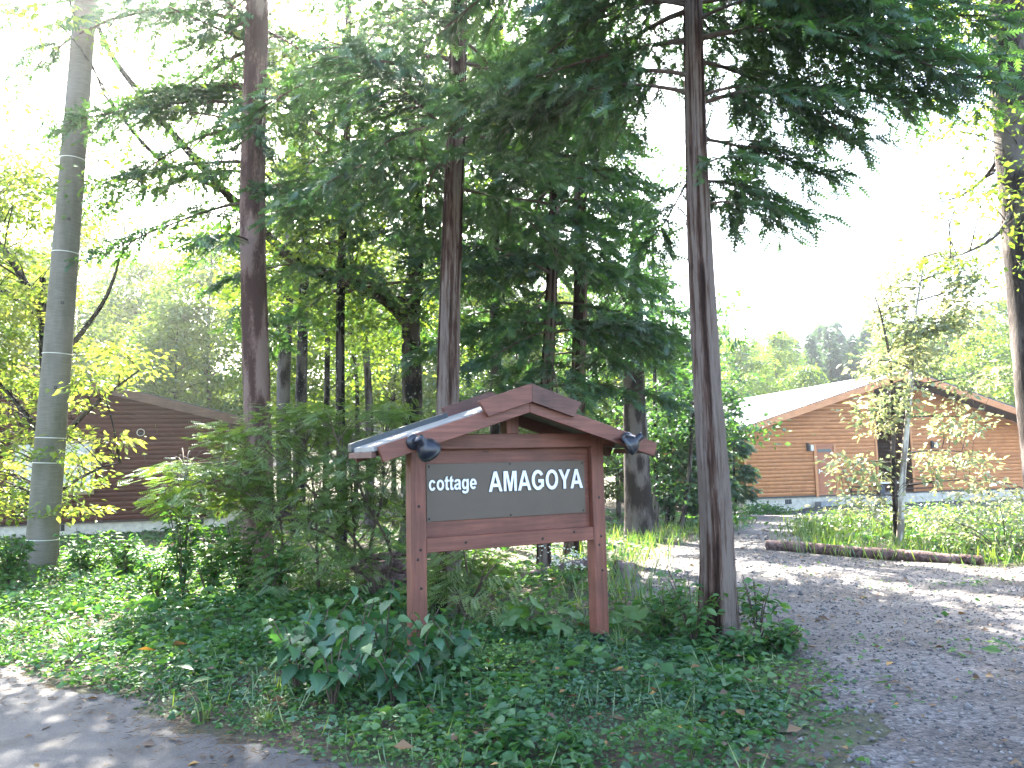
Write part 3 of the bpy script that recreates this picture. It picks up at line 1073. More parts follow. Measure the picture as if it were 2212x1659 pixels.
def arc(cx, cy, rx, ry, a0, a1, n=18):
    return [(cx + rx * math.cos(R(t)), cy + ry * math.sin(R(t))) for t in np.linspace(a0, a1, n)]


# bold grotesque letter outlines (advance, outline, holes) in thousandths of an em
GLYPH = {
    'A': (722, [(719, 0), (562, 0), (499, 163), (213, 163), (154, 0), (0, 0), (279, 716), (432, 716)], [[(453, 284), (354, 549), (258, 284)]]),
    'M': (833, [(71, 0), (71, 716), (287, 716), (417, 228), (546, 716), (763, 716), (763, 0), (629, 0), (629, 564), (487, 0), (348, 0), (205, 564), (205, 0)], []),
    'Y': (667, [(262, 0), (262, 301), (0, 716), (169, 716), (337, 432), (502, 716), (668, 716), (406, 300), (406, 0)], []),
    'O': (778, arc(389, 358, 347, 370, 0, 350, 36), [arc(389, 358, 198, 246, 0, 350, 32)]),
    'G': (778, arc(385, 358, 341, 370, 33, 318, 34) + [(705, 101), (705, 384), (402, 384), (402, 264), (562, 264), (562, 176)] + arc(385, 358, 190, 247, 308, 37, 26), []),
    'c': (556, arc(288, 259, 246, 271, 28, 330, 30) + arc(288, 259, 112, 158, 325, 33, 24), []),
    'o': (611, arc(306, 259, 266, 271, 0, 350, 34), [arc(306, 259, 126, 158, 0, 350, 28)]),
    't': (333, [(310, 519), (310, 409), (216, 409), (216, 199), (219, 130), (228, 112), (255, 104), (290, 108), (312, 115), (323, 8), (270, -8), (205, -12), (140, 0), (100, 28), (85, 70), (79, 130), (79, 409), (16, 409), (16, 519), (79, 519), (79, 622), (216, 702), (216, 519)], []),
    'a': (556, [(175, 360), (50, 383), (75, 450), (115, 490), (180, 515), (280, 531), (380, 522), (450, 492), (490, 440), (500, 370), (498, 190), (505, 90), (538, 0), (402, 0), (388, 42), (383, 55), (330, 20), (280, -5), (215, -12), (140, 0), (80, 35), (45, 85), (35, 145), (48, 205), (85, 252), (145, 285), (245, 308), (330, 325), (362, 338), (362, 352), (352, 395), (325, 415), (270, 422), (225, 413), (195, 390)],
          [[(362, 244), (305, 230), (230, 212), (190, 190), (172, 155), (185, 115), (210, 95), (245, 86), (295, 97), (340, 128), (357, 165), (362, 215)]]),
    'g': (611, [(544, 519), (544, 54), (530, -60), (495, -135), (430, -185), (340, -207), (260, -210), (150, -195), (85, -155), (55, -90), (53, -50), (210, -69), (222, -95), (270, -108), (340, -98), (380, -70), (400, -20), (405, 30), (405, 76), (350, 25), (285, 0), (235, -5), (150, 15), (90, 75), (55, 160), (47, 262), (60, 370), (105, 455), (165, 510), (240, 531), (310, 520), (370, 480), (416, 445), (416, 519)],
          [[(190, 268), (200, 190), (225, 140), (260, 115), (300, 108), (345, 120), (385, 165), (402, 225), (405, 270), (395, 345), (365, 395), (330, 415), (298, 421), (250, 408), (215, 370), (197, 320)]]),
    'e': (556, arc(281, 259, 248, 271, -9, 322, 36) + arc(281, 259, 112, 160, 314, 196, 14), [arc(281, 259, 112, 164, 15, 165, 16)]),
}


def letter(ch, u, z, kx, kz, parent):
    adv, outer, holes = GLYPH[ch]
    for nm, grow, ext, yy, mat in (('letter', 0.0, 0.004, -0.0135, M['white_letter']), ('letter_edge', 0.0042, 0.0015, -0.0085, M['letter_edge'])):
        cu = bpy.data.curves.new(nm, 'CURVE')
        cu.dimensions = '2D'
        cu.fill_mode = 'BOTH'
        cu.extrude = ext
        cu.offset = grow
        for ring in [outer] + holes:
            sp = cu.splines.new('POLY')
            sp.points.add(len(ring) - 1)
            for k_, (x, y) in enumerate(ring):
                sp.points[k_].co = (x / 1000 * kx, y / 1000 * kz, 0, 1)
            sp.use_cyclic_u = True
        ob = bpy.data.objects.new(nm, cu)
        COL.objects.link(ob)
        dg = bpy.context.evaluated_depsgraph_get()
        me = bpy.data.meshes.new_from_object(ob.evaluated_get(dg))
        bpy.data.objects.remove(ob)
        me.transform(Matrix.Translation((u, yy, z)) @ Matrix.Rotation(R(90), 4, 'X'))
        me.materials.clear()
        me.materials.append(mat)
        o = link(nm, me, parent)
        if nm == 'letter': parent = o
    return adv / 1000 * kx


def word(text, u0, u1, z, kz, parent):
    kx = (u1 - u0) / (sum(GLYPH[c][0] for c in text) / 1000 - 0.05)
    u = u0 - 0.03 * kx
    for ch in text:
        u += letter(ch, u, z, kx, kz, parent)


word('cottage', -0.706, -0.308, 1.331, 0.152, pn)
word('AMAGOYA', -0.199, 0.662, 1.303, 0.2207, pn)


def spotlight(label, disc, knuckle, axis, neck):
    t = thing('spotlight', label, 'spotlight', SO, SY, 'spotlights on the sign')
    disc, axis, knuckle = np.array(disc), unit(np.array(axis, float)), np.array(knuckle)
    g = Geo()
    lathe(g, disc, (0, -1, 0), [(0, 0.0), (0, 0.055), (0.018, 0.055), (0.026, 0.047), (0.030, 0.02), (0.030, 0.0)], 24)
    g.build('mounting_disc', M['black'], t, smooth=True)
    g = Geo()
    tube(g, smooth_path([disc + np.array([0, -0.025, 0]), disc * 0.4 + knuckle * 0.6 + np.array([0, -0.02, 0]), knuckle], 8), 0.019, 12)
    g.build('arm', M['black'], t, smooth=True)
    g = Geo()
    lathe(g, knuckle - axis * neck, axis, [(0, 0.0), (0, 0.028), (0.006, 0.031), (0.050, 0.032), (0.062, 0.044), (0.080, 0.066), (0.110, 0.082), (0.160, 0.088), (0.164, 0.086), (0.150, 0.078), (0.12, 0.06)], 28)
    h = g.build('housing', M['black'], t, smooth=True)
    g = Geo()
    lathe(g, knuckle - axis * neck, axis, [(0.146, 0.076), (0.151, 0.04), (0.153, 0.0)], 28)
    g.build('lens', M['glass_lamp'], h, smooth=True)
    g = Geo()
    lathe(g, knuckle - axis * neck, axis, [(0.134, 0.0860), (0.150, 0.0895), (0.152, 0.0885)], 28)
    g.build('rim', M['roof_trim'], h, smooth=True)
    return t


spotlight('black spotlight at the left end of the sign gable', (-0.948, -0.346, 1.690), (-0.925, -0.44, 1.700), (0.62, 0.30, -0.62), 0.03)
spotlight('black spotlight at the right end of the sign gable', (0.889, -0.346, 1.699), (0.93, -0.44, 1.695), (-0.62, 0.30, -0.45), 0.05)

# ------------------------------------------------------------------ utility pole
pb = gp(*at(84, 1275, 11.4)[:2])
pt = at(190, -60, 11.4)
pd = (pt - pb)
up_ = thing('utility_pole', 'leaning grey concrete utility pole with thin wire bands at the left edge', 'pole', pb)
g = Geo()
nn = 60
path = np.array([pb + pd * t for t in np.linspace(-0.04, 1.35, nn)])
rad = np.linspace(0.215, 0.130, nn)
tube(g, path, rad, 40)
g.build('shaft', M['pole'], up_, origin=pb, smooth=True)


def pole_pt(y):
    best = min(np.linspace(0, 1.3, 800), key=lambda t: abs(CY - F * float(((pb + pd * t) - EYEP) @ UP) / float(((pb + pd * t) - EYEP) @ FWD) - y))
    return pb + pd * best, np.interp(best, [-0.04, 1.35], [0.215, 0.130])


M['wire'] = simple('pale_wire', (0.62, 0.60, 0.50), 0.35, 0.3)
ud = unit(pd)
for yy in (345, 548, 765, 945, 1000, 1165):
    c, rr = pole_pt(yy)
    g = Geo()
    lathe(g, c, ud, [(-0.006, rr), (-0.006, rr + 0.006), (0.006, rr + 0.006), (0.006, rr)], 36)
    g.build('wire_band', M['wire'], up_, origin=pb)
for yy in (480, 660, 840):
    c, rr = pole_pt(yy)
    sd = unit(np.array([0.55, -0.83, 0.0]))
    g = Geo()
    lathe(g, c + sd * (rr - 0.01), sd, [(0, 0.022), (0.016, 0.022), (0.016, 0.012), (0.0, 0.012)], 14)
    g.build('step_socket', M['screw'], up_, origin=pb)


# ------------------------------------------------------------------ fallen logs
def log(label, a, b, r0, r1, seed, name='fallen_log', group='logs laid along the drive'):
    a, b = np.array(a, float), np.array(b, float)
    t = thing(name, label, 'log', a, 0, group)
    r = rng(seed)
    n = 40
    s = np.linspace(0, 1, n)
    path = a + (b - a) * s[:, None] + np.stack([0 * s, 0 * s, 0.006 * np.sin(s * 9 + seed)], -1)
    g = Geo()
    X, Y = np.meshgrid(np.linspace(0, 1, 18, endpoint=False), s)
    bp = 1 + 0.09 * (vnoise(r, X, Y, 6, 14) - 0.5) + 0.08 * (vnoise(r, X, Y, 14, 60) - 0.5)
    tube(g, path, np.linspace(r0, r1, n), 18, bump=bp, cap=False)
    g.build('bark', M['log'], t, origin=a, smooth=True)
    for p, q, rr in ((a, b, r0), (b, a, r1)):
        g = Geo()
        dd = unit(p - q)
        lathe(g, p - dd * 0.01, dd, [(0, rr * 1.0), (0.012, rr * 0.96), (0.012, 0.0)], 18)
        g.build('sawn_end', M['log_end'], t, origin=a)
    return t


def gl(px, py, Y, lift):
    p = at(px, py, Y)
    return np.array([p[0], p[1], float(gz(p[0], p[1])) + lift])


la, lb, lc = gl(1660, 1200, 13.4, 0.085), gl(1957, 1225, 11.7, 0.08), gl(2125, 1238, 10.9, 0.06)
log('long fallen log lying at the edge of the gravel drive', la, lb, 0.088, 0.080, 5)
log('shorter fallen log lying end to end with the long log', lb + (lc - lb) * 0.02, lc, 0.084, 0.06, 6)


# ------------------------------------------------------------------ trees
def conifer_branches(gw, gl_, r, base_fn, zs, phis, Ls, frond, tpl, e0=0.25, droop=0.45, gap=0.11, fgap=0.07, twig=0.45, bare=0.15, tint=(0.2, 0.75), hang=0.25, seg=6, wood=0.011):
    for z, phi, L in zip(zs, phis, Ls):
        b = base_fn(z)
        h = np.array([math.cos(phi), math.sin(phi), 0])
        sd = np.array([-math.sin(phi), math.cos(phi), 0])
        e = e0 + r.normal(0, 0.12)
        dr = droop * r.uniform(0.7, 1.3)
        wv = r.normal(0, 0.10)
        s = np.linspace(0, 1, 10)

        def bp(s):
            s = np.asarray(s)[..., None]
            return b + h * L * s + np.array([0, 0, 1.0]) * L * (e * s - dr * s * s + 0.10 * dr * s ** 4) + sd * L * wv * np.sin(s * 3.0)
        tube(gw, bp(s), np.linspace(wood * L + 0.004, 0.003, 10), seg, cap=False)
        nt = max(4, int(L / gap))
        ss = np.sort(r.uniform(bare, 1.0, nt * 2))
        side = np.where(np.arange(nt * 2) % 2, 1.0, -1.0)
        p0 = bp(ss)
        tl = (min(twig * L, 1.0) * (1 - 0.62 * ss) * r.uniform(0.6, 1.25, nt * 2) + 0.10)
        fw = 0.55 + 0.5 * ss
        td = unit(h * fw[:, None] + sd * (side * (1.05 - 0.5 * ss))[:, None] + np.array([0, 0, 1.0]) * (-hang * r.uniform(0.3, 1.5, nt * 2))[:, None] + r.normal(0, 0.12, (nt * 2, 3)))
        # fronds along every twig
        cnt = np.maximum(2, (tl / fgap).astype(int))
        idx = np.repeat(np.arange(nt * 2), cnt)
        q = np.concatenate([(np.arange(c) + r.random()) / c for c in cnt])
        pos = p0[idx] + td[idx] * (tl[idx] * q)[:, None]
        pos[:, 2] -= (0.30 * q ** 2 * tl[idx])
        alt = np.where(np.arange(len(idx)) % 2, 1.0, -1.0) * r.uniform(0.2, 0.9, len(idx))
        sdt = unit(np.cross(np.array([0, 0, 1.0]), td))
        fd = unit(td[idx] + sdt[idx] * alt[:, None] + np.array([0, 0, -1.0]) * (0.35 * q + 0.15)[:, None] + r.normal(0, 0.35, (len(idx), 3)))
        nr = unit(np.array([0, 0, 1.0]) + r.normal(0, 0.6, (len(idx), 3)))
        tn = np.clip(r.normal(tint[0] + (tint[1] - tint[0]) * (0.25 + 0.5 * r.random()), 0.16, len(idx)) + 0.18 * (q - 0.5), 0, 1)
        fronds(gl_, pos, fd, nr, frond * r.uniform(0.65, 1.25, len(idx)), tn, tpl)
        # twig wood as thin triangles-tubes for the longest only
        for t_ in np.nonzero(tl > 0.33)[0][::2]:
            pe = p0[t_] + td[t_] * tl[t_]
            pm = p0[t_] + td[t_] * tl[t_] * 0.5
            pe = pe - np.array([0, 0, 0.28 * tl[t_]])
            pm = pm - np.array([0, 0, 0.07 * tl[t_]])
            tube(gw, [p0[t_], pm, pe], [0.006, 0.004, 0.002], 4, cap=False)


def conifer(name, label, base, top, hgt, rads, bark, foliage, z0, rmax, nb, seed, frond=0.2, tpl=FR_A, group=None, shape=None, extra=None, seg=32, n=90, trunk_kw=None, **kw):
    """base, top: two points on the trunk's axis; hgt: full height"""
    r = rng(seed)
    base = np.asarray(base, float)
    top = np.asarray(top, float)
    d = (top - base) / max(top[2] - base[2], 1e-6)

    def axis(z):
        return base + d * z + np.array([0.04 * math.sin(z * 0.7 + seed), 0.04 * math.cos(z * 0.6 + seed), 0]) * min(1, z)
    t = thing(name, label, 'tree', base, 0, group)
    gw = Geo()
    zz = np.linspace(-0.15, hgt, 14)
    pts = np.array([base + d * z + (axis(max(z, 0)) - base - d * max(z, 0)) for z in zz])
    trunk(gw, pts, rads, seg, n, seed=seed, **(trunk_kw or {}))
    gw.build('trunk', bark, t, origin=base, smooth=True)
    gb, gf = Geo(), Geo()
    zs = z0 + (hgt - z0) * np.sort(r.random(nb)) ** 1.0
    ph = (np.arange(nb) * 2.399 + r.normal(0, 0.5, nb)) % 6.283
    rel = (zs - z0) / (hgt - z0)
    prof = (0.55 + 0.45 * np.sin(np.clip(rel * 3.2 + 0.5, 0, 3.1))) * (1 - rel) ** 0.55 + 0.08 if shape is None else shape(rel, ph)
    Ls = rmax * prof * r.uniform(0.75, 1.15, nb)
    conifer_branches(gb, gf, r, axis, zs, ph, Ls, frond, tpl, **kw)
    if extra:
        ez, ep, el = [np.array(a, float) for a in zip(*extra)]
        conifer_branches(gb, gf, r, axis, ez, ep, el, frond, tpl, **kw)
    gb.build('branch_wood', M['twig'], t, origin=base, kind='stuff')
    gf.build('crown', foliage, t, origin=base, kind='stuff')
    return t


def leaf_cluster(gf, r, c, n, sp, L, wr=0.55, tint=(0.3, 0.9), flat=0.35, droop=0.25, up=0.55):
    """n leaves about the centres c (k,3) spread sp in flat sprays"""
    c = np.asarray(c, float).reshape(-1, 3)
    k = len(c)
    idx = np.repeat(np.arange(k), n)
    off = r.normal(0, 1, (k * n, 3)) * np.array([sp, sp, sp * flat])
    pos = c[idx] + off
    d = unit(off * np.array([1, 1, 0.3]) + r.normal(0, sp * 0.6, (k * n, 3)) + np.array([0, 0, -droop * sp]))
    nr = unit(np.array([0, 0, up * 2]) + r.normal(0, 0.6, (k * n, 3)))
    ct = r.uniform(tint[0], tint[1], k)
    tn = np.clip(ct[idx] + r.normal(0, 0.13, k * n), 0, 1)
    ll = L * r.uniform(0.6, 1.25, k * n)
    leaves(gf, pos, d, nr, ll, ll * wr, tn)


def twigs_to(gw, r, c, src, rad=0.012, seg=5, sag=0.08):
    """a curved twig from the nearest source point to every centre"""
    src = np.asarray(src, float)
    for p in np.asarray(c, float).reshape(-1, 3):
        dd = np.linalg.norm((src - p) * np.array([1, 1, 1.7]) + np.array([0, 0, 0.5]), axis=1)
        b = src[int(np.argmin(dd))]
        ln = np.linalg.norm(p - b)
        m1 = b + (p - b) * 0.35 + np.array([0, 0, 0.12 * ln]) + r.normal(0, 0.05 * ln, 3)
        m2 = b + (p - b) * 0.7 + np.array([0, 0, 0.10 * ln]) + r.normal(0, 0.04 * ln, 3)
        pth = smooth_path([b, m1, m2, p], 8)
        tube(gw, pth, np.linspace(rad * (0.5 + 0.35 * ln), 0.003, 8), seg, cap=False)


def limb_pts(paths, n=14):
    return np.concatenate([smooth_path(p, n) for p in paths])


# --- the two stringy-barked cypresses beside the sign
TK = dict(flute=0.10, fine=0.12, nt=26, per_m=0.7, flare=0.38, flare_h=0.28)
b1 = gp(*at(1552, 1392, 6.75)[:2])
t1 = at(1500, 0, 6.6)


def shp1(rel, ph):
    lo = np.clip(1 - rel, 0, 1) ** 0.5
    towards = np.cos(ph + 1.5708)                      # 1 towards the viewer
    return (0.50 + 0.5 * np.clip(rel * 5, 0, 1)) * lo * (1 - 0.45 * np.clip(towards, 0, 1))


conifer('cypress_tree', 'tall cypress with peeling stringy bark right of the sign', b1, t1, 12.5, [0.152, 0.122, 0.103, 0.089, 0.079, 0.065, 0.045, 0.02], M['bark_cypress'], M['cyp'],
        3.9, 2.35, 52, 21, 0.135, FR_A, shape=shp1, seg=96, n=240, trunk_kw=TK, gap=0.10, fgap=0.042, e0=0.18, droop=0.50,
        extra=[(4.6, 0.05, 1.9), (5.2, -0.25, 2.2), (5.6, 0.3, 2.3), (4.3, 0.35, 1.5), (6.1, -0.1, 2.5), (6.6, 0.2, 2.6), (5.0, 0.6, 1.8), (6.3, 0.5, 2.3), (3.7, 0.2, 1.0), (5.8, 2.6, 1.9), (5.2, 3.3, 2.0), (6.3, 3.0, 2.4), (4.7, 2.9, 1.6)])
b2 = gp(*at(972, 1328, 8.4)[:2])
t2 = at(983, 0, 8.4)
conifer('cypress_tree', 'slender reddish cypress rising directly behind the sign', b2, t2, 13.5, [0.145, 0.128, 0.118, 0.108, 0.10, 0.085, 0.055, 0.02], M['bark_cypress'], M['cyp'],
        4.3, 2.3, 44, 22, 0.15, FR_A, seg=80, n=200, trunk_kw=TK, gap=0.13, fgap=0.052, e0=0.22, droop=0.50)
# --- dense dark evergreens behind the sign
b8 = gp(*at(1175, 1240, 11.2)[:2])
conifer('evergreen_tree', 'dense dark evergreen whose thin trunk shows below the sign panel', b8, at(1190, 500, 11.2), 10.5, [0.10, 0.095, 0.085, 0.07, 0.05, 0.02], M['bark_cypress'], M['cyp'],
        2.5, 2.0, 64, 23, 0.19, FR_B, trunk_kw=TK, gap=0.13, fgap=0.07, e0=0.12, droop=0.42, tint=(0.1, 0.7))
b9 = gp(*at(1238, 1190, 13.6)[:2])
conifer('evergreen_tree', 'taller evergreen standing behind the dense dark one', b9, at(1255, 300, 13.6), 14.0, [0.15, 0.14, 0.12, 0.10, 0.06, 0.02], M['bark_cypress'], M['cyp'],
        3.0, 1.65, 50, 24, 0.22, FR_B, trunk_kw=TK, gap=0.16, fgap=0.085, e0=0.12, droop=0.42, tint=(0.05, 0.65))
b9b = gp(*at(1062, 1165, 15.5)[:2])
conifer('evergreen_tree', 'evergreen seen between the two cypress trunks', b9b, at(1075, 300, 15.5), 14.5, [0.13, 0.12, 0.11, 0.09, 0.06, 0.02], M['bark_dark'], M['cyp'],
        4.6, 2.0, 46, 25, 0.22, FR_B, gap=0.17, fgap=0.09, e0=0.10, droop=0.42, tint=(0.05, 0.6))
# --- red pine
b3 = gp(*at(553, 1310, 10.6)[:2])


def shp3(rel, ph):
    return 0.55 + 0.45 * np.sin(np.clip(rel * 3, 0, 3.1))


conifer('pine_tree', 'straight pinkish brown pine trunk in front of the dark red cottage', b3, at(553, 0, 10.6), 15.0, [0.205, 0.185, 0.170, 0.165, 0.158, 0.15, 0.12, 0.06], M['bark_pine'], M['cyp'],
        6.2, 1.9, 30, 26, 0.18, FR_B, shape=shp3, seg=40, n=140, trunk_kw=dict(flute=0.04, fine=0.035, nt=22, per_m=2.5, flare=0.2, flare_h=0.3), gap=0.17, fgap=0.08, e0=0.1, droop=0.4,
        extra=[(3.9, 1.5, 1.3), (4.6, 4.4, 1.2)])
# --- evergreen whose drooping boughs cross the left half
b4b = gp(*at(735, 1150, 13.0)[:2])
conifer('evergreen_tree', 'evergreen with long drooping boughs left of the dark forked tree', b4b, at(745, 300, 13.0), 13.0, [0.085, 0.08, 0.075, 0.065, 0.05, 0.02], M['bark_dark'], M['cyp'],
        4.4, 3.4, 42, 27, 0.165, FR_B, gap=0.16, fgap=0.07, e0=0.26, droop=0.42, tint=(0.15, 0.75), twig=0.3)

b4c = gp(*at(556, 1280, 11.6)[:2])
conifer('evergreen_tree', 'lacy evergreen with boughs reaching left past the pinkish pine', b4c, at(552, 300, 11.6), 12.0, [0.10, 0.09, 0.085, 0.075, 0.05, 0.02], M['bark_dark'], M['cyp'],
        5.6, 2.3, 16, 29, 0.165, FR_B, gap=0.16, fgap=0.075, e0=0.2, droop=0.42, tint=(0.2, 0.85), twig=0.3,
        extra=[(6.2, 3.1, 2.9), (6.8, 2.9, 2.8), (5.6, 3.3, 2.5), (7.4, 3.2, 3.0), (6.0, 2.7, 2.3), (7.1, 3.6, 2.6), (8.4, 3.1, 3.6), (8.9, 3.3, 3.4), (8.0, 2.9, 3.2)])

# --- the dark forked broadleaf tree
b4 = gp(*at(893, 1160, 14.2)[:2])
D4 = 14.2
tr4 = [at(893, 1170, D4), at(893, 1000, D4), at(890, 820, D4), at(888, 680, D4), at(900, 540, D4), at(897, 380, D4), at(880, 150, D4), at(870, -150, D4)]
limb = [at(880, 692, D4), at(822, 640, D4 - 0.1), at(745, 606, D4 - 0.4), at(668, 583, D4 - 0.7), at(625, 556, D4 - 0.9), at(590, 520, D4 - 1.0), at(500, 430, D4 - 1.3), at(400, 320, D4 - 1.5), at(300, 200, D4 - 1.7), at(225, 90, D4 - 1.8), at(180, -60, D4 - 1.8)]
lim2 = [at(590, 520, D4 - 1.0), at(520, 440, D4 - 1.4), at(430, 385, D4 - 1.8), at(330, 330, D4 - 2.0), at(225, 205, D4 - 2.2)]
lim3 = [at(897, 420, D4), at(820, 330, D4 + 0.4), at(740, 210, D4 + 0.6), at(640, 120, D4 + 0.8), at(560, 20, D4 + 0.9)]
lim4 = [at(892, 300, D4), at(960, 190, D4 - 0.5), at(1040, 90, D4 - 0.8), at(1120, -40, D4 - 1)]
lim5 = [at(893, 660, D4), at(850, 640, D4 - 0.5), at(800, 640, D4 - 0.8), at(760, 590, D4 - 1)]
t4 = thing('forked_tree', 'dark lichened tree with a long limb bending up to the left', 'tree', b4)
g = Geo()
trunk(g, tr4, [0.20, 0.185, 0.175, 0.165, 0.145, 0.115, 0.08, 0.04], 36, 130, flute=0.07, fine=0.05, nt=18, per_m=3, seed=41, flare=0.3)
g.build('trunk', M['bark_dark'], t4, origin=b4, smooth=True)
for pth, rr, sd in ((limb, [0.115, 0.105, 0.095, 0.085, 0.075, 0.06, 0.045, 0.025], 42), (lim2, [0.05, 0.045, 0.035, 0.02], 43), (lim3, [0.08, 0.06, 0.045, 0.02], 44), (lim4, [0.075, 0.06, 0.04, 0.02], 45), (lim5, [0.04, 0.035, 0.03, 0.02], 46)):
    g = Geo()
    trunk(g, pth, rr, 16, 60, flute=0.08, fine=0.05, nt=10, per_m=3, seed=sd, flare=0.25, flare_h=0.2)
    g.build('limb', M['bark_dark'], t4, origin=b4, smooth=True)
r = rng(47)
src = limb_pts([limb, lim2, lim3, lim4, lim5, tr4[4:]])
cen = []
for _ in range(230):
    p = src[r.integers(len(src))] + r.normal(0, 1, 3) * np.array([1.0, 1.1, 0.75]) + np.array([0, 0, 0.2])
    if p[2] > 3.6 and (p[0] > -3.2 or r.random() < 0.5): cen.append(p)
cen = np.array(cen)
g, gf = Geo(), Geo()
twigs_to(g, r, cen, src, 0.012)
leaf_cluster(gf, r, cen, 90, 0.32, 0.125, 0.55, (0.1, 0.8), 0.4)
g.build('branch_wood', M['bark_dark'], t4, origin=b4, kind='stuff')
gf.build('crown', M['wood_leaf'], t4, origin=b4, kind='stuff')

# --- thick trunk right of the sign, mostly hidden crown
b5 = gp(*at(1381, 1168, 17.0)[:2])
conifer('cypress_tree', 'thick grey barked trunk standing behind the right sign post', b5, at(1372, 700, 17.0), 7.5, [0.30, 0.27, 0.25, 0.22, 0.17, 0.10, 0.03], M['bark_grey'], M['cyp'],
        3.8, 1.3, 34, 28, 0.3, FR_B, trunk_kw=dict(flute=0.06, fine=0.05, nt=24, per_m=3, flare=0.25), gap=0.17, fgap=0.13, e0=0.05, droop=0.45, tint=(0.05, 0.6), seg=40)


# --- broadleaf trees built from limbs and leaf sprays
def broadleaf(name, label, base, stems, bark, leafm, cen_fn, ncen, nleaf, sp, L, seed, group=None, tint=(0.2, 0.9), flat=0.35, wr=0.55, twig=0.012, seg=16, minz=0.5, twigm=None):
    """stems: list of (points, radii); cen_fn(r, src, n) gives spray centres"""
    r = rng(seed)
    t = thing(name, label, 'tree', base, 0, group)
    for k, (p, rr) in enumerate(stems):
        g = Geo()
        trunk(g, p, rr, seg, 60, flute=0.05, fine=0.03, nt=10, per_m=3, seed=seed + k, flare=0.25 if k == 0 else 0.1, flare_h=0.25)
        g.build('trunk' if k == 0 else 'limb', bark, t, origin=base, smooth=True)
    src = limb_pts([p for p, _ in stems])
    c = cen_fn(r, src, ncen)
    gw, gf = Geo(), Geo()
    twigs_to(gw, r, c, src[src[:, 2] > minz], twig)
    leaf_cluster(gf, r, c, nleaf, sp, L, wr, tint, flat)
    gw.build('branch_wood', twigm or bark, t, origin=base, kind='stuff')
    gf.build('crown', leafm, t, origin=base, kind='stuff')
    return t


# maple behind the utility pole
bm_ = gp(*at(105, 1215, 13.2)[:2])
DM = 13.2
st = [([at(108, 1220, DM), at(104, 1050, DM), at(100, 850, DM), at(95, 690, DM), at(92, 600, DM)], [0.13, 0.11, 0.10, 0.085, 0.05]),
      ([at(97, 680, DM), at(70, 640, DM - 0.2), at(30, 570, DM - 0.3), at(-20, 500, DM - 0.4), at(-80, 380, DM - 0.4)], [0.07, 0.06, 0.05, 0.02]),
      ([at(98, 700, DM), at(60, 660, DM + 0.2), at(0, 625, DM + 0.3), at(-70, 600, DM + 0.3)], [0.06, 0.05, 0.02]),
      ([at(104, 1010, DM), at(150, 930, DM - 0.2), at(210, 870, DM - 0.4), at(300, 800, DM - 0.6)], [0.05, 0.045, 0.03, 0.012]),
      ([at(100, 820, DM), at(160, 740, DM + 0.2), at(230, 640, DM + 0.3), at(270, 520, DM + 0.4)], [0.055, 0.045, 0.03, 0.012]),
      ([at(103, 960, DM), at(60, 900, DM - 0.3), at(0, 830, DM - 0.5), at(-60, 780, DM - 0.6)], [0.05, 0.04, 0.03, 0.012]),
      ([at(105, 1080, DM), at(160, 1040, DM - 0.5), at(220, 1010, DM - 0.7), at(260, 1000, DM - 0.8)], [0.03, 0.025, 0.02, 0.01])]


def cen_maple(r, src, n):
    out = []
    while len(out) < n:
        px, py = r.uniform(-220, 370), r.uniform(330, 1120)
        lim = 285 - 0.00022 * (py - 820) ** 2 - (60 if 480 < py < 640 else 0) + 40 * math.sin(py * 0.05)
        if px > lim: continue
        if px > 250 and py < 560: continue
        if px > 150 and py < 740 and r.random() < 0.72: continue
        if px > 100 and py < 940 and r.random() < 0.3: continue
        if py > 1000 and px > 255: continue
        if px > 190 and py > 860 and r.random() < 0.6: continue
        out.append(at(px, py, DM + r.normal(0, 1.0)))
    return np.array(out)


broadleaf('maple_tree', 'sunlit yellow green maple spreading behind the utility pole', bm_, st, M['bark_dark'], M['maple'], cen_maple, 225, 85, 0.25, 0.115, 51, tint=(0.25, 0.95), flat=0.22, wr=0.5)

# far right tree, trunk cut by the picture edge
br = gp(*at(2300, 1330, 9.2)[:2])
DR = 9.2
st = [([at(2300, 1340, DR), at(2262, 1000, DR), at(2230, 700, DR), at(2205, 430, DR), at(2185, 200, DR), at(2178, 0, DR), at(2170, -400, DR)], [0.28, 0.26, 0.24, 0.235, 0.23, 0.215, 0.16]),
      ([at(2165, 190, DR), at(2120, 150, DR + 0.2), at(2060, 110, DR + 0.3), at(2000, 70, DR + 0.4), at(1930, 0, DR + 0.5)], [0.035, 0.03, 0.022, 0.01]),
      ([at(2185, 300, DR), at(2130, 380, DR + 0.5), at(2080, 420, DR + 0.7), at(2020, 440, DR + 0.8)], [0.03, 0.02, 0.015, 0.008]),
      ([at(2190, 240, DR), at(2240, 150, DR), at(2300, 50, DR)], [0.06, 0.05, 0.03]),
      ([at(2200, 420, DR), at(2160, 500, DR - 0.2), at(2100, 540, DR - 0.2), at(2040, 560, DR - 0.2)], [0.025, 0.02, 0.014, 0.006])]


def cen_right(r, src, n):
    out = []
    while len(out) < n:
        px, py = r.uniform(1960, 2330), r.uniform(-250, 620)
        if px < 2120 and py > 40 and r.random() > 0.20: continue
        if px > 2110 and py > 60 and r.random() > 0.35: continue
        if px < 2060 and py > 250 and r.random() > 0.4: continue
        out.append(at(px, py, DR + r.normal(0.2, 0.6)))
    return np.array(out)


broadleaf('ash_tree', 'dark trunk with light green leaves cut off by the right edge', br, st, M['bark_grey'], M['maple'], cen_right, 170, 60, 0.18, 0.085, 52, tint=(0.2, 0.8), flat=0.5)

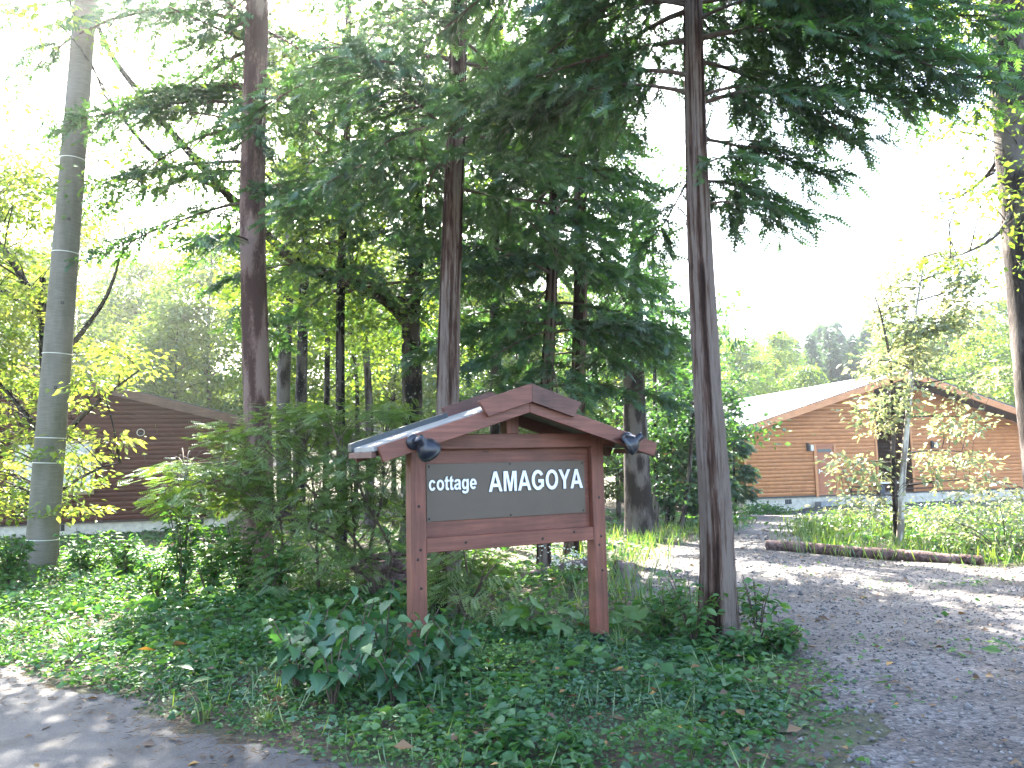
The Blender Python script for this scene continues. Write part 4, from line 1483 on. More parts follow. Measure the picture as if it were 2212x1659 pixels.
# young double-stemmed sapling on the right bank
bs = gp(*at(1938, 1195, 14.0)[:2])
DS = 14.0
sap1 = [at(1938, 1200, DS), at(1934, 1100, DS), at(1930, 1000, DS), at(1928, 900, DS), at(1922, 780, DS), at(1905, 690, DS), at(1890, 640, DS)]
sap2 = [at(1944, 1195, DS - 0.12), at(1946, 1120, DS - 0.12), at(1952, 1000, DS - 0.12), at(1965, 860, DS - 0.1), at(1972, 760, DS), at(1978, 680, DS), at(1990, 600, DS), at(2000, 500, DS)]
br_l = []
rr_ = rng(530)
st = [(sap1, [0.060, 0.05, 0.042, 0.034, 0.025, 0.016, 0.01])]
sl_ = smooth_path(sap2, 40)
for k in range(20):
    q = sl_[8 + int(k * 1.5)]
    s = 1 if k % 2 else -1
    ln = rr_.uniform(0.9, 1.9) * (1.0 if k < 9 else 0.6) * (1.0 if s > 0 else 0.55)
    ta = rr_.uniform(-0.35, 0.55)
    e = np.array([s * ln * math.cos(ta), rr_.normal(0, 0.7), math.sin(ta) * ln])
    br_l.append(([q, q + e * 0.4 + np.array([0, 0, 0.10]), q + e * 0.75 + np.array([0, 0, 0.10]), q + e], [0.016, 0.011, 0.007, 0.003]))


def cen_sap(r, src, n):
    out = []
    for k in range(n):
        p = br_l[k % len(br_l)][0]
        t = r.uniform(0.3, 1.0)
        q = np.array(p[0]) * (1 - t) + np.array(p[-1]) * t
        out.append(q + r.normal(0, 1, 3) * np.array([0.16, 0.25, 0.13]) - np.array([0, 0, 0.03]))
    return np.array(out)


sapt = broadleaf('sapling_tree', 'young two stemmed sapling with tiered pale leaves before the cedar cottage', bs, st + br_l, M['bark_grey'], M['sap'], cen_sap, 240, 24, 0.15, 0.125, 53, tint=(0.1, 1.0), flat=0.6, twig=0.006, seg=10, minz=1.0)
g = Geo()
trunk(g, sap2, [0.060, 0.055, 0.050, 0.045, 0.035, 0.025, 0.015, 0.008], 14, 60, flute=0.05, fine=0.03, nt=8, per_m=3, seed=531, flare=0.15)
g.build('pale_stem', M['bark_pale'], sapt, origin=bs, smooth=True)['label'] = 'pale smooth second stem'


# --- background wood: a few kinds, each copy a tree of its own
def proto_broad(seed, hgt, rad, ncl, nlf, L, sp, leafm, bark, low=0.3, tint=(0.1, 0.9)):
    r = rng(seed)
    root = thing('woodland_tree', 'x', 'tree')
    g = Geo()
    p = np.array([(0, 0, -0.3), (0.05, 0.02, hgt * 0.3), (-0.08, 0.05, hgt * 0.6), (0.05, 0, hgt * 0.95)])
    trunk(g, p, [0.16, 0.12, 0.08, 0.02], 12, 40, seed=seed, per_m=1, nt=8)
    c = []
    while len(c) < ncl:
        z = hgt * (low + (1.02 - low) * r.random())
        rel = (z / hgt - low) / (1 - low)
        rr = rad * math.sqrt(max(0.05, 1 - (2 * rel - 0.9) ** 2 / 1.3)) * math.sqrt(r.random())
        a = r.uniform(0, 6.283)
        c.append((rr * math.cos(a), rr * math.sin(a), z))
    c = np.array(c)
    src = smooth_path(p, 20)[4:]
    gw, gf = Geo(), Geo()
    for q in c[::2]:
        b = src[int(np.argmin(np.abs(src[:, 2] - (q[2] - 0.35 * np.hypot(q[0], q[1])))))]
        tube(gw, smooth_path([b, (b + q) / 2 + np.array([0, 0, 0.2]), q], 5), np.linspace(0.03, 0.006, 5), 4, cap=False)
    leaf_cluster(gf, r, c, nlf, sp, L, 0.6, tint, 0.4)
    g.build('trunk', bark, root, smooth=True)
    gw.build('branch_wood', bark, root, kind='stuff')
    gf.build('crown', leafm, root, kind='stuff')
    return root


pw = [proto_broad(61, 13.0, 3.0, 130, 62, 0.26, 0.50, M['wood_leaf'], M['bark_grey'], 0.25),
      proto_broad(62, 15.0, 2.6, 125, 62, 0.25, 0.45, M['maple'], M['bark_dark'], 0.30),
      proto_broad(63, 11.0, 3.2, 150, 70, 0.27, 0.50, M['wood_leaf'], M['bark_grey'], 0.12)]
pc = conifer('background_conifer', 'x', (0, 0, 0), (0.05, 0.0, 15), 15.0, [0.19, 0.16, 0.12, 0.08, 0.02], M['bark_dark'], M['pine'], 2.2, 2.7, 110, 64, 0.55, FR_B, seg=14, n=40, gap=0.22, fgap=0.17, e0=0.10, droop=0.35, tint=(0.1, 0.8))
protos = pw + [pc]
used = [False] * 4


def plant_tree(kind, x, y, s, rz, label, group):
    o = protos[kind] if not used[kind] else copy_tree(protos[kind])
    used[kind] = True
    o.location = (x, y, float(gz(x, y)) - 0.05)
    o.rotation_euler = (0, 0, rz)
    o.scale = (s, s, s)
    tag(o, label, 'tree', group)
    o['px'] = CX + x / y * F
    return o


def px_x(px, Y):
    return float(at(px, 900, Y)[0])


r = rng(70)
LB_L = 'tall leafy tree in the sunlit wood behind the dark red cottage'
LB_C = 'broadleaf tree in the bright wood between the pine and the cypress'
LB_P = 'far conifer standing in the wood behind the dark red cottage'
LB_R = 'rounded broadleaf tree behind the roof of the cedar cottage'
LB_Q = 'hazy conifer on the slope beyond the cedar cottage'
LB_S = 'background tree among the trunks behind the sign'
for (k, px, Y, s) in [(0, 30, 40, 1.0), (1, 160, 44, 1.05), (0, 300, 41, 0.95), (2, -120, 42, 1.1), (1, 420, 47, 1.0), (2, 250, 52, 1.1), (0, -260, 46, 1.1), (1, 60, 55, 1.1), (0, 520, 43, 0.9)]:
    plant_tree(k, px_x(px, Y), Y, s, r.uniform(0, 6), LB_L, 'leafy trees behind the dark red cottage')
for (k, px, Y, s) in [(1, 640, 40, 1.15), (0, 450, 36, 0.95), (2, 380, 35, 0.8)]:
    plant_tree(k, px_x(px, Y), Y, s, r.uniform(0, 6), LB_C, 'trees between pine and cypress')
for (px, Y, s) in [(345, 46, 0.85), (215, 52, 0.95)]:
    plant_tree(3, px_x(px, Y), Y, s, r.uniform(0, 6), LB_P, 'conifers behind the dark red cottage')
for (k, px, Y, s) in [(1, 610, 30, 0.75), (0, 705, 38, 0.85), (1, 850, 36, 0.8), (0, 870, 44, 0.9), (1, 730, 48, 1.0), (1, 800, 52, 1.1)]:
    plant_tree(k, px_x(px, Y), Y, s, r.uniform(0, 6), LB_C, 'trees between pine and cypress')
for (k, px, Y, s) in [(0, 950, 36, 0.9), (2, 1030, 32, 0.9), (3, 1110, 34, 0.85), (2, 1190, 38, 0.9), (0, 1280, 36, 0.8), (3, 1340, 40, 0.75), (2, 1120, 26, 0.62), (2, 1330, 27, 0.55)]:
    plant_tree(k, px_x(px, Y), Y, s, r.uniform(0, 6), LB_S, 'trees behind the sign')
for (k, px, Y, s) in [(2, 1600, 58, 0.85), (0, 1680, 62, 0.75), (2, 1740, 56, 0.66), (2, 2120, 58, 0.85), (0, 2200, 54, 0.9), (2, 2060, 66, 0.9)]:
    plant_tree(k, px_x(px, Y), Y, s, r.uniform(0, 6), LB_R, 'broadleaf trees behind the cedar cottage')
for (px, Y, s) in [(1760, 74, 0.62), (1800, 80, 0.66), (1850, 78, 0.60), (1700, 84, 0.64), (2060, 80, 0.68), (2150, 84, 0.75), (1640, 78, 0.6)]:
    plant_tree(3, px_x(px, Y), Y, s, r.uniform(0, 6), LB_Q, 'conifers on the slope')
for (k, px, Y, s) in [(2, 1660, 70, 0.75), (0, 1940, 72, 0.75), (2, 2000, 68, 0.8), (0, 2110, 70, 0.85), (2, 2230, 66, 0.9), (0, 1570, 70, 0.8)]:
    plant_tree(k, px_x(px, Y), Y, s, r.uniform(0, 6), LB_R, 'broadleaf trees behind the cedar cottage')
# young firs by the cottage corner
LB_F = 'young blue green fir between the cypress and the cedar cottage corner'
for (px, Y, s) in [(1490, 24, 0.36), (1580, 27, 0.30), (1530, 20.5, 0.24), (1445, 21, 0.30)]:
    plant_tree(3, px_x(px, Y), Y, s, r.uniform(0, 6), LB_F, 'young firs')
# tell alike trees apart by their order from the left
ORD = ['first', 'second', 'third', 'fourth', 'fifth', 'sixth', 'seventh', 'eighth', 'ninth', 'tenth', 'eleventh', 'twelfth', 'thirteenth', 'fourteenth', 'fifteenth', 'sixteenth']
NOUN = {LB_L: 'leafy tree from the left in the sunlit wood behind the dark red cottage', LB_C: 'broadleaf tree from the left in the bright wood between pine and cypress', LB_P: 'far conifer from the left behind the dark red cottage',
        LB_R: 'rounded broadleaf tree from the left behind the cedar cottage roof', LB_Q: 'hazy conifer from the left on the slope beyond the cedar cottage', LB_S: 'background tree from the left among the trunks behind the sign',
        LB_F: 'young blue green fir from the left before the cedar cottage corner'}
by = {}
for o in COL.objects:
    if 'px' in o: by.setdefault(o['label'], []).append(o)
for lab, os_ in by.items():
    for k, o in enumerate(sorted(os_, key=lambda q: q['px'])):
        o['label'] = ORD[k] + ' ' + NOUN[lab]
        del o['px']
# far wood closing the horizon
r = rng(75)
gf = Geo()
for _ in range(340):
    x = r.uniform(-170, 170)
    y = r.uniform(84, 150)
    h = r.uniform(7, 11)
    n = 260
    zz = r.random(n) ** 0.8
    rad = (1 - zz) * 2.6 + 0.4
    a = r.uniform(0, 6.283, n)
    pos = np.stack([x + rad * np.cos(a), y + rad * np.sin(a), float(gz(x, y)) + h * (0.08 + zz * 0.95)], -1)
    d = unit(np.stack([np.cos(a), np.sin(a), -0.3 + 0 * a], -1))
    leaves(gf, pos, d, unit(np.array([0, 0, 1.0]) + r.normal(0, 0.4, (n, 3))), 1.5, 1.0, np.clip(r.normal(0.4, 0.25, n), 0, 1))
tag(gf.build('far_wood', M['pine']), 'far wood closing the slope behind everything', 'wood', kind='stuff')

# --- thin bare trunks in the middle distance
def thin_trunk(label, pts, Y, w, bark, seed, hgt_px=None, leafm=None):
    p = [at(a, b, Y) for a, b in pts]
    base = gp(p[0][0], p[0][1])
    t = thing('thin_tree', label, 'tree', base)
    g = Geo()
    trunk(g, [base - np.array([0, 0, 0.1])] + p[1:], np.linspace(w, w * 0.55, 6), 14, 60, seed=seed, per_m=2, nt=9, flute=0.06, fine=0.03)
    g.build('trunk', bark, t, origin=base, smooth=True)
    r = rng(seed)
    src = smooth_path(p, 20)[8:]
    c = src[r.integers(0, len(src), 26)] + r.normal(0, 1, (26, 3)) * np.array([0.8, 0.8, 0.6])
    gw, gf = Geo(), Geo()
    twigs_to(gw, r, c, src, 0.012)
    leaf_cluster(gf, r, c, 80, 0.34, 0.15, 0.6, (0.2, 0.9), 0.4)
    gw.build('branch_wood', bark, t, origin=base, kind='stuff')
    gf.build('crown', leafm or M['wood_leaf'], t, origin=base, kind='stuff')


thin_trunk('slim dark trunk just right of the pinkish pine', [(645, 1130), (650, 850), (657, 620), (660, 420), (655, 150)], 19.0, 0.155, M['bark_dark'], 81)
thin_trunk('pale grey trunk close beside the pinkish pine', [(615, 1120), (612, 850), (622, 620), (628, 400), (640, 100)], 22.0, 0.21, M['bark_grey'], 82)
thin_trunk('thin spindly trunk midway between pine and forked tree', [(703, 1120), (706, 850), (708, 700), (712, 500), (715, 200)], 20.0, 0.085, M['bark_dark'], 83)
thin_trunk('lichened slim trunk left of the forked tree', [(800, 1110), (797, 880), (790, 760), (780, 640), (770, 400)], 21.0, 0.115, M['bark_grey'], 84)
thin_trunk('thin leaning trunk between two slim trunks', [(768, 1110), (772, 880), (764, 760), (755, 640), (740, 420)], 23.0, 0.07, M['bark_dark'], 85)
thin_trunk('narrow brown trunk right of the thick grey trunk', [(1416, 1150), (1417, 1050), (1416, 960), (1414, 800), (1410, 500)], 19.5, 0.075, M['bark_grey'], 86, leafm=M['cyp'])
thin_trunk('leaning slender trunk left of the stringy cypress', [(1470, 1160), (1480, 1090), (1490, 1010), (1495, 900), (1500, 700)], 18.5, 0.065, M['bark_grey'], 87, leafm=M['cyp'])
thin_trunk('dark slender trunk among the young firs', [(1440, 1150), (1445, 1060), (1447, 960), (1450, 850), (1455, 650)], 20.5, 0.06, M['bark_dark'], 88, leafm=M['cyp'])


# ------------------------------------------------------------------ undergrowth
def feather_shrub(name, label, base, stems, cen, nfr, seed, frond=0.16, leafm=None, group=None, tint=(0.2, 0.8)):
    """stems fan from the base; flat feathery sprays at the centres"""
    r = rng(seed)
    t = thing(name, label, 'shrub', base, 0, group)
    for p in stems:
        g = Geo()
        tube(g, smooth_path(p, 20), np.linspace(0.020, 0.006, 20), 7)
        g.build('stem', M['twig'], t, origin=base, smooth=True)
    src = limb_pts(stems, 16)
    gw, gf = Geo(), Geo()
    cen = np.asarray(cen)
    twigs_to(gw, r, cen, src, 0.007)
    for c in cen:
        b = src[int(np.argmin(np.linalg.norm(src - c, axis=1)))]
        out = unit((c - b) * np.array([1, 1, 0.3]) + np.array([r.normal(0, 0.1), r.normal(0, 0.1), -0.05]))
        sd = unit(np.cross(np.array([0, 0, 1.0]), out))
        n = nfr
        q = r.uniform(-0.5, 1.0, n)
        w = r.uniform(-1, 1, n)
        pos = c + out * (q * 0.30)[:, None] + sd * (w * 0.16 * (1.1 - 0.6 * q))[:, None] + np.array([0, 0, 1.0]) * (r.normal(0, 0.025, n) - 0.05 * q)[:, None]
        d = unit(out + sd * (np.sign(w) * 0.9)[:, None] + r.normal(0, 0.2, (n, 3)) + np.array([0, 0, -0.25]))
        nr = unit(np.array([0, 0, 1.0]) + r.normal(0, 0.25, (n, 3)))
        fronds(gf, pos, d, nr, frond * r.uniform(0.6, 1.2, n), np.clip(r.normal(r.uniform(*tint), 0.14, n), 0, 1), FEATHER)
    gw.build('branch_wood', M['twig'], t, origin=base, kind='stuff')
    gf.build('foliage', leafm or M['shrub'], t, origin=base, kind='stuff')
    return t


def feather_template(npin=7, wide=0.11, reach=0.34, ang=55):
    v, f = [], []
    a = math.radians(ang)
    for i, t in enumerate(np.linspace(0.05, 0.92, npin)):
        ln = reach * (1 - 0.5 * t)
        for s in (-1, 1):
            b = len(v)
            mx, my = t + 0.5 * ln * math.cos(a), s * 0.5 * ln * math.sin(a)
            tx, ty = t + ln * math.cos(a), s * ln * math.sin(a)
            v += [(t, 0, 0), (mx + wide * 0.45, my - s * wide * 0.15, 0.01), (tx, ty, -0.03), (mx - wide * 0.45, my + s * wide * 0.15, 0.01)]
            f += [(b, b + 1, b + 2), (b, b + 2, b + 3)]
    return np.array(v), np.array(f)


FEATHER = feather_template()

# the big feathery shrub left of the sign
b = gp(*at(815, 1300, 8.9)[:2])
DSH = 8.9
stems = [[at(815, 1300, DSH), at(800, 1180, DSH), at(825, 1080, DSH), at(830, 960, DSH + 0.2), at(840, 880, DSH + 0.3)],
         [at(812, 1300, DSH), at(790, 1200, DSH), at(700, 1090, DSH - 0.2), at(620, 1010, DSH - 0.3), at(560, 960, DSH - 0.4)],
         [at(812, 1300, DSH), at(760, 1190, DSH), at(650, 1130, DSH - 0.4), at(520, 1060, DSH - 0.5), at(400, 1035, DSH - 0.5)],
         [at(770, 1300, DSH + 0.1), at(765, 1150, DSH + 0.1), at(755, 1000, DSH + 0.2), at(740, 920, DSH + 0.3)],
         [at(690, 1310, DSH), at(685, 1200, DSH), at(680, 1080, DSH), at(660, 960, DSH)],
         [at(815, 1300, DSH), at(845, 1200, DSH - 0.1), at(800, 1100, DSH - 0.3), at(760, 1020, DSH - 0.5), at(720, 930, DSH - 0.5)],
         [at(600, 1310, DSH + 0.2), at(610, 1200, DSH + 0.2), at(600, 1100, DSH), at(560, 1040, DSH)]]
r = rng(91)
cen = []
while len(cen) < 350:
    px, py = r.uniform(340, 890), r.uniform(860, 1270)
    top = 872 + 120 * ((px - 760) / 420) ** 2 + 12 * math.sin(px * 0.05)
    lo = 1260 - max(0, 560 - px) * 0.75
    if py < top or py > lo: continue
    if py > 1120 and r.random() < 0.55: continue
    if px < 470 and not (1000 < py < 1090 or 925 < py < 965): continue
    if px < 600 and py > 1095 and r.random() < 0.8: continue
    cen.append(at(px, py, DSH + r.normal(0, 0.45)))
feather_shrub('feathery_shrub', 'big feathery green shrub crowding the left side of the sign', b, stems, cen, 16, 92, 0.15)

# evergreen seedling drooping under the sign panel
b = gp(*at(1005, 1335, 7.4)[:2])
stems = [[at(1005, 1335, 7.4), at(1010, 1250, 7.4), at(1000, 1180, 7.3)], [at(1005, 1335, 7.4), at(1040, 1260, 7.3), at(1075, 1215, 7.2)]]
r = rng(93)
cen = [at(r.uniform(945, 1085), r.uniform(1180, 1275), 7.5 + r.normal(0, 0.2)) for _ in range(26)]
feather_shrub('low_shrub', 'drooping green seedling under the sign panel', b, stems, cen, 22, 94, 0.15, tint=(0.4, 0.9))


def leafy_plant(name, label, base, hts, spread, nleaf, L, seed, leafm, group=None, cat='plant', tint=(0.2, 0.9), wr=0.55, nst=5):
    r = rng(seed)
    t = thing(name, label, cat, base, 0, group)
    gs, gf = Geo(), Geo()
    for k in range(nst):
        a = r.uniform(0, 6.283)
        h = hts * r.uniform(0.6, 1.1)
        tip = base + np.array([math.cos(a) * spread * r.random(), math.sin(a) * spread * r.random(), h])
        p = smooth_path([base, base * 0.5 + tip * 0.5 + np.array([0, 0, 0.1 * h]), tip], 14)
        tube(gs, p, np.linspace(0.007, 0.003, 14), 5)
        m = nleaf // nst
        q = r.uniform(0.2, 1.0, m)
        pos = np.array([np.interp(q, np.linspace(0, 1, 14), p[:, c]) for c in range(3)]).T
        aa = r.uniform(0, 6.283, m)
        d = np.stack([np.cos(aa), np.sin(aa), r.uniform(-0.5, 0.35, m)], -1)
        pos = pos + d * (r.random(m) * 0.07)[:, None]
        ll = L * r.uniform(0.6, 1.2, m)
        leaves(gf, pos, d, unit(np.array([0, 0, 1.0]) + r.normal(0, 0.4, (m, 3))), ll, ll * wr, np.clip(r.normal(r.uniform(*tint), 0.15, m), 0, 1), fine=True)
    gs.build('stem', M['twig'], t, origin=base)
    gf.build('foliage', leafm, t, origin=base, kind='stuff')
    return t


for k, (px, py, Y, h, nl, lab) in enumerate([
        (395, 1310, 9.4, 1.25, 260, 'tall sunlit weed with pale leaves left of the feathery shrub'),
        (450, 1320, 9.2, 0.85, 220, 'shorter leafy weed right of the tall sunlit weed'),
        (340, 1330, 9.6, 0.6, 200, 'low bushy weed left of the tall sunlit weed'),
        (520, 1330, 9.0, 0.9, 240, 'leafy weed at the foot of the pinkish pine'),
        (590, 1345, 8.4, 0.75, 220, 'leafy weed between the pine and the broad leaved plants'),
        (180, 1300, 11.0, 0.7, 240, 'dark leafy weed beside the utility pole'),
        (270, 1300, 10.8, 0.75, 240, 'rounded leafy weed between utility pole and tall weed'),
        (20, 1320, 10.5, 0.7, 260, 'bright leafy weed at the left picture edge')]):
    leafy_plant('leafy_weed', lab, gp(*at(px, py, Y)[:2]), h, 0.45, int(nl * 1.8), 0.10, 100 + k, M['herb'], 'leafy weeds left of the sign', nst=13, tint=(0.45, 1.0))
for k, (px, py, Y, h, nl, lab) in enumerate([
        (1500, 1380, 6.55, 0.62, 120, 'weed climbing the left side of the stringy cypress foot'),
        (1575, 1425, 6.3, 0.24, 70, 'weed in front of the stringy cypress foot'),
        (1640, 1400, 6.7, 0.55, 70, 'weed with long shoots right of the stringy cypress foot'),
        (1440, 1390, 6.9, 0.42, 100, 'low weed left of the stringy cypress'),
        (1690, 1430, 6.4, 0.22, 80, 'low weed at the gravel edge right of the cypress')]):
    leafy_plant('leafy_weed', lab, gp(*at(px, py, Y)[:2]), h, 0.28, int(nl * 2.2), 0.085, 120 + k, M['herb'], 'weeds at the foot of the cypress', nst=9, tint=(0.3, 0.85))


# broad toothed leaves in front of the left sign post: every large leaf its own piece
def toothed_leaf(name, seed, L=1.0, wid=0.72):
    r = rng(seed)
    n = 13
    xs_ = np.linspace(0, 1, n)
    prof = wid * 0.5 * np.sin(np.pi * np.clip(xs_, 0, 1) ** 0.62) * (1 - 0.25 * xs_)
    prof[0] = 0.02
    prof[-1] = 0
    g = Geo()
    mid = np.stack([xs_, 0 * xs_, -0.16 * xs_ ** 2], -1)
    rows = [mid]
    for s in (-1, 1):
        for fr in (0.55, 1.0):
            w = prof * fr
            if fr == 1.0:
                w = w * (1 + 0.16 * np.where(np.arange(n) % 2, 1, -1) * (prof > 0.05))
            x = xs_ + (0.03 * np.where(np.arange(n) % 2, -1, 1) if fr == 1.0 else 0)
            z = -0.16 * xs_ ** 2 + 0.22 * w * (1 if fr < 1 else 0.75) + 0.02 * np.sin(xs_ * 40 + seed) * fr
            rows.append(np.stack([x, s * w, z], -1))
    v = np.concatenate(rows)
    f = []
    for i_ in range(n - 1):
        for (a_, b_) in ((0, 1), (1, 2)):
            f.append((a_ * n + i_, b_ * n + i_, b_ * n + i_ + 1, a_ * n + i_ + 1))
        for (a_, b_) in ((0, 3), (3, 4)):
            f.append((a_ * n + i_, a_ * n + i_ + 1, b_ * n + i_ + 1, b_ * n + i_))
    g.add(v * L, None, np.array(f), np.repeat(0.28 + 0.22 * r.random(), len(v)))
    return g.mesh(name, M['nettle'], smooth=True)


TL = [toothed_leaf('leaf', 130 + k, 1.0, 0.62 + 0.1 * (k % 3)) for k in range(6)]
for k, m_ in enumerate(TL):
    a_ = m_.attributes['tint']
    a_.data.foreach_set('value', np.full(len(m_.vertices), [0.15, 0.3, 0.42, 0.55, 0.75, 0.95][k], np.float32))


def broad_plant(label, base, nst, h, spread, nleaf, seed, Lr=(0.11, 0.185), group='broad leaved plants before the sign'):
    r = rng(seed)
    t = thing('broad_leaved_plant', label, 'plant', base, 0, group)
    for k in range(nst):
        a = 6.283 * k / nst + r.normal(0, 0.4)
        hh = h * r.uniform(0.7, 1.1)
        tip = np.array([math.cos(a) * spread * r.uniform(0.3, 1), math.sin(a) * spread * r.uniform(0.3, 1), hh])
        p = smooth_path([(0, 0, 0), tip * np.array([0.35, 0.35, 0.6]), tip], 12)
        g = Geo()
        tube(g, p, np.linspace(0.007, 0.003, 12), 6)
        g.build('stem', M['twig'], t)
        m = nleaf // nst
        for q_ in range(m):
            q = 0.22 + 0.78 * (q_ + 1) / m
            pos = np.array([np.interp(q, np.linspace(0, 1, 12), p[:, c]) for c in range(3)])
            az = a + (math.pi / 2) * (q_ % 2) + math.pi * ((q_ // 2) % 2) + r.normal(0, 0.4)
            pit = r.uniform(0.15, 0.75)
            L = r.uniform(*Lr) * (1.0 if q < 0.85 else 0.65)
            o = link('leaf', TL[int(np.clip(r.normal(2.0 + 2.2 * (q > 0.93), 1.1), 0, 5))], t, pos, (r.normal(0, 0.25), pit, az))
            o.scale = (L, L, L)
    return t


for k, (px, py, Y, nst, h, sp, nl, lab) in enumerate([
        (690, 1460, 5.75, 6, 0.62, 0.34, 42, 'broad toothed plant farthest left of the cluster before the sign'),
        (770, 1500, 5.45, 6, 0.55, 0.32, 42, 'broad toothed plant lowest and nearest the road'),
        (830, 1450, 5.7, 6, 0.66, 0.28, 40, 'broad toothed plant just left of the left sign post'),
        (905, 1450, 5.6, 5, 0.50, 0.26, 34, 'broad toothed plant covering the foot of the left sign post'),
        (985, 1450, 5.75, 5, 0.45, 0.28, 32, 'broad toothed plant right of the left sign post'),
        (640, 1490, 5.45, 6, 0.50, 0.30, 40, 'broad toothed plant at the road side end of the cluster'),
        (720, 1545, 5.1, 6, 0.42, 0.30, 40, 'broad toothed plant in front with leaves hanging low'),
        (850, 1530, 5.15, 5, 0.40, 0.26, 34, 'broad toothed plant in front of the left sign post plants')]):
    broad_plant(lab, gp(*at(px, py, Y)[:2]), nst, h, sp, nl, 140 + k)


def round_leaf_plant(label, base, leaves_, seed):
    """butterbur: long stalks with single round lobed leaves"""
    r = rng(seed)
    t = thing('butterbur_plant', label, 'plant', base, 0, 'butterbur plants by the right sign post')
    for (a, h, rad, tilt) in leaves_:
        top = np.array([math.cos(a) * 0.12, math.sin(a) * 0.12, h])
        g = Geo()
        tube(g, smooth_path([(0, 0, 0), top * np.array([0.3, 0.3, 0.6]), top], 8), 0.005, 5)
        g.build('stalk', M['grass'], t)
        n = 28
        th = np.linspace(0.25, 2 * math.pi - 0.25, n)
        rr = rad * (1 + 0.08 * np.sin(th * 7) + 0.05 * r.normal(0, 1, n))
        rim = np.stack([rr * np.cos(th), rr * np.sin(th), 0.12 * rad * np.sin(th * 4)], -1)
        inr = rim * np.array([0.5, 0.5, 0.3]) + np.array([0, 0, 0.03])
        g = Geo()
        v = np.concatenate([[(0, 0, 0)], inr, rim])
        f3 = [(0, 1 + q, 2 + q) for q in range(n - 1)]
        f4 = [(1 + q, 1 + n + q, 2 + n + q, 2 + q) for q in range(n - 1)]
        g.add(v, f3, f4, 0.75)
        link('leaf', g.mesh('leaf', M['herb'], smooth=True), t, top, (tilt * math.sin(a), tilt * math.cos(a) * -1 + 0.35, a))


round_leaf_plant('pale green round leaved butterbur right of the right sign post', gp(*at(1350, 1395, 6.75)[:2]), [(0.3, 0.26, 0.13, 0.6), (2.4, 0.20, 0.11, -0.4), (-0.8, 0.16, 0.10, 0.3), (1.3, 0.14, 0.09, 0.3)], 150)
round_leaf_plant('butterbur with broad leaves between the sign posts', gp(*at(1130, 1375, 6.9)[:2]), [(0.1, 0.30, 0.14, -0.5), (1.9, 0.24, 0.13, 0.5), (3.6, 0.22, 0.12, 0.2), (5.0, 0.16, 0.10, 0.4)], 151)
round_leaf_plant('small butterbur under the right end of the panel', gp(*at(1215, 1385, 6.8)[:2]), [(0.8, 0.24, 0.12, 0.3), (2.8, 0.2, 0.11, -0.3), (4.6, 0.15, 0.10, 0.4)], 152)


def grass_tuft(label, base, n, h, seed):
    r = rng(seed)
    t = thing('grass_tuft', label, 'grass', base, 0, 'grass tufts')
    g = Geo()
    for k in range(n):
        a = r.uniform(0, 6.283)
        hh = h * r.uniform(0.6, 1.1)
        ln = hh * r.uniform(0.3, 1.0)
        s = np.linspace(0, 1, 6)
        d = np.array([math.cos(a), math.sin(a), 0])
        c = np.outer(s ** 1.6 * ln, d) + np.outer(hh * (s - 0.38 * s ** 3), [0, 0, 1]) + np.array([r.normal(0, 0.015), r.normal(0, 0.015), 0])
        w = 0.0045 * (1 - s) + 0.0004
        sd = np.array([-math.sin(a), math.cos(a), 0])
        v = np.concatenate([c - sd * w[:, None], c + sd * w[:, None]])
        q = np.arange(5)
        g.add(v, None, np.stack([q, q + 6, q + 7, q + 1], -1), 0.55 + 0.4 * r.random())
    g.build('blade_tuft', M['grass'], t, kind='stuff')


for k, (px, py, Y, n, h, lab) in enumerate([
        (440, 1600, 4.95, 16, 0.24, 'pale upright grass tuft nearest the road on the left'),
        (575, 1600, 4.85, 22, 0.22, 'pale arching grass tuft left of the broad toothed plants'),
        (1085, 1640, 4.35, 24, 0.24, 'grass tuft at the bottom edge below the sign'),
        (1190, 1640, 4.4, 14, 0.20, 'thin grass tuft right of the bottom edge tuft'),
        (150, 1445, 6.9, 26, 0.30, 'sunlit arching grass tuft near the asphalt edge'),
        (40, 1420, 7.4, 26, 0.36, 'long arching grass at the left picture edge'),
        (1340, 1420, 6.4, 18, 0.42, 'long arching grass beside the right sign post')]):
    grass_tuft(lab, gp(*at(px, py, Y)[:2]), n, h, 160 + k)


# --- ground cover: countless small leaves
def scatter(n, x0, x1, y0, y1, r, ypow=1.0):
    return r.uniform(x0, x1, n), y0 + (y1 - y0) * r.random(n) ** ypow


def cover(name, label, mat, pts, hmax, L, wr, seed, tint, fine=False, pair=1, up=0.9):
    r = rng(seed)
    px, py, ht = pts
    n = len(px)
    pos = np.stack([px, py, gz(px, py) + ht], -1)
    a = r.uniform(0, 6.283, n)
    d = np.stack([np.cos(a), np.sin(a), r.uniform(-0.35, 0.35, n)], -1)
    nr = unit(np.array([0, 0, up]) + r.normal(0, 0.55, (n, 3)))
    g = Geo()
    ll = L * r.lognormal(0, 0.38, n) * (0.55 + 1.0 * patch(r, px, py, 1.7, seed + 50))
    leaves(g, pos, d, nr, ll, ll * wr * r.uniform(0.6, 1.2, n), tint, fine=fine)
    return tag(g.build(name, mat), label, 'ground cover', kind='stuff')


def patch(r, px, py, f, seed):
    """0..1 patchiness"""
    q = rng(seed)
    return vnoise(q, px / 40 + 0.5, (py + 10) / 80, int(40 * f), int(80 * f))


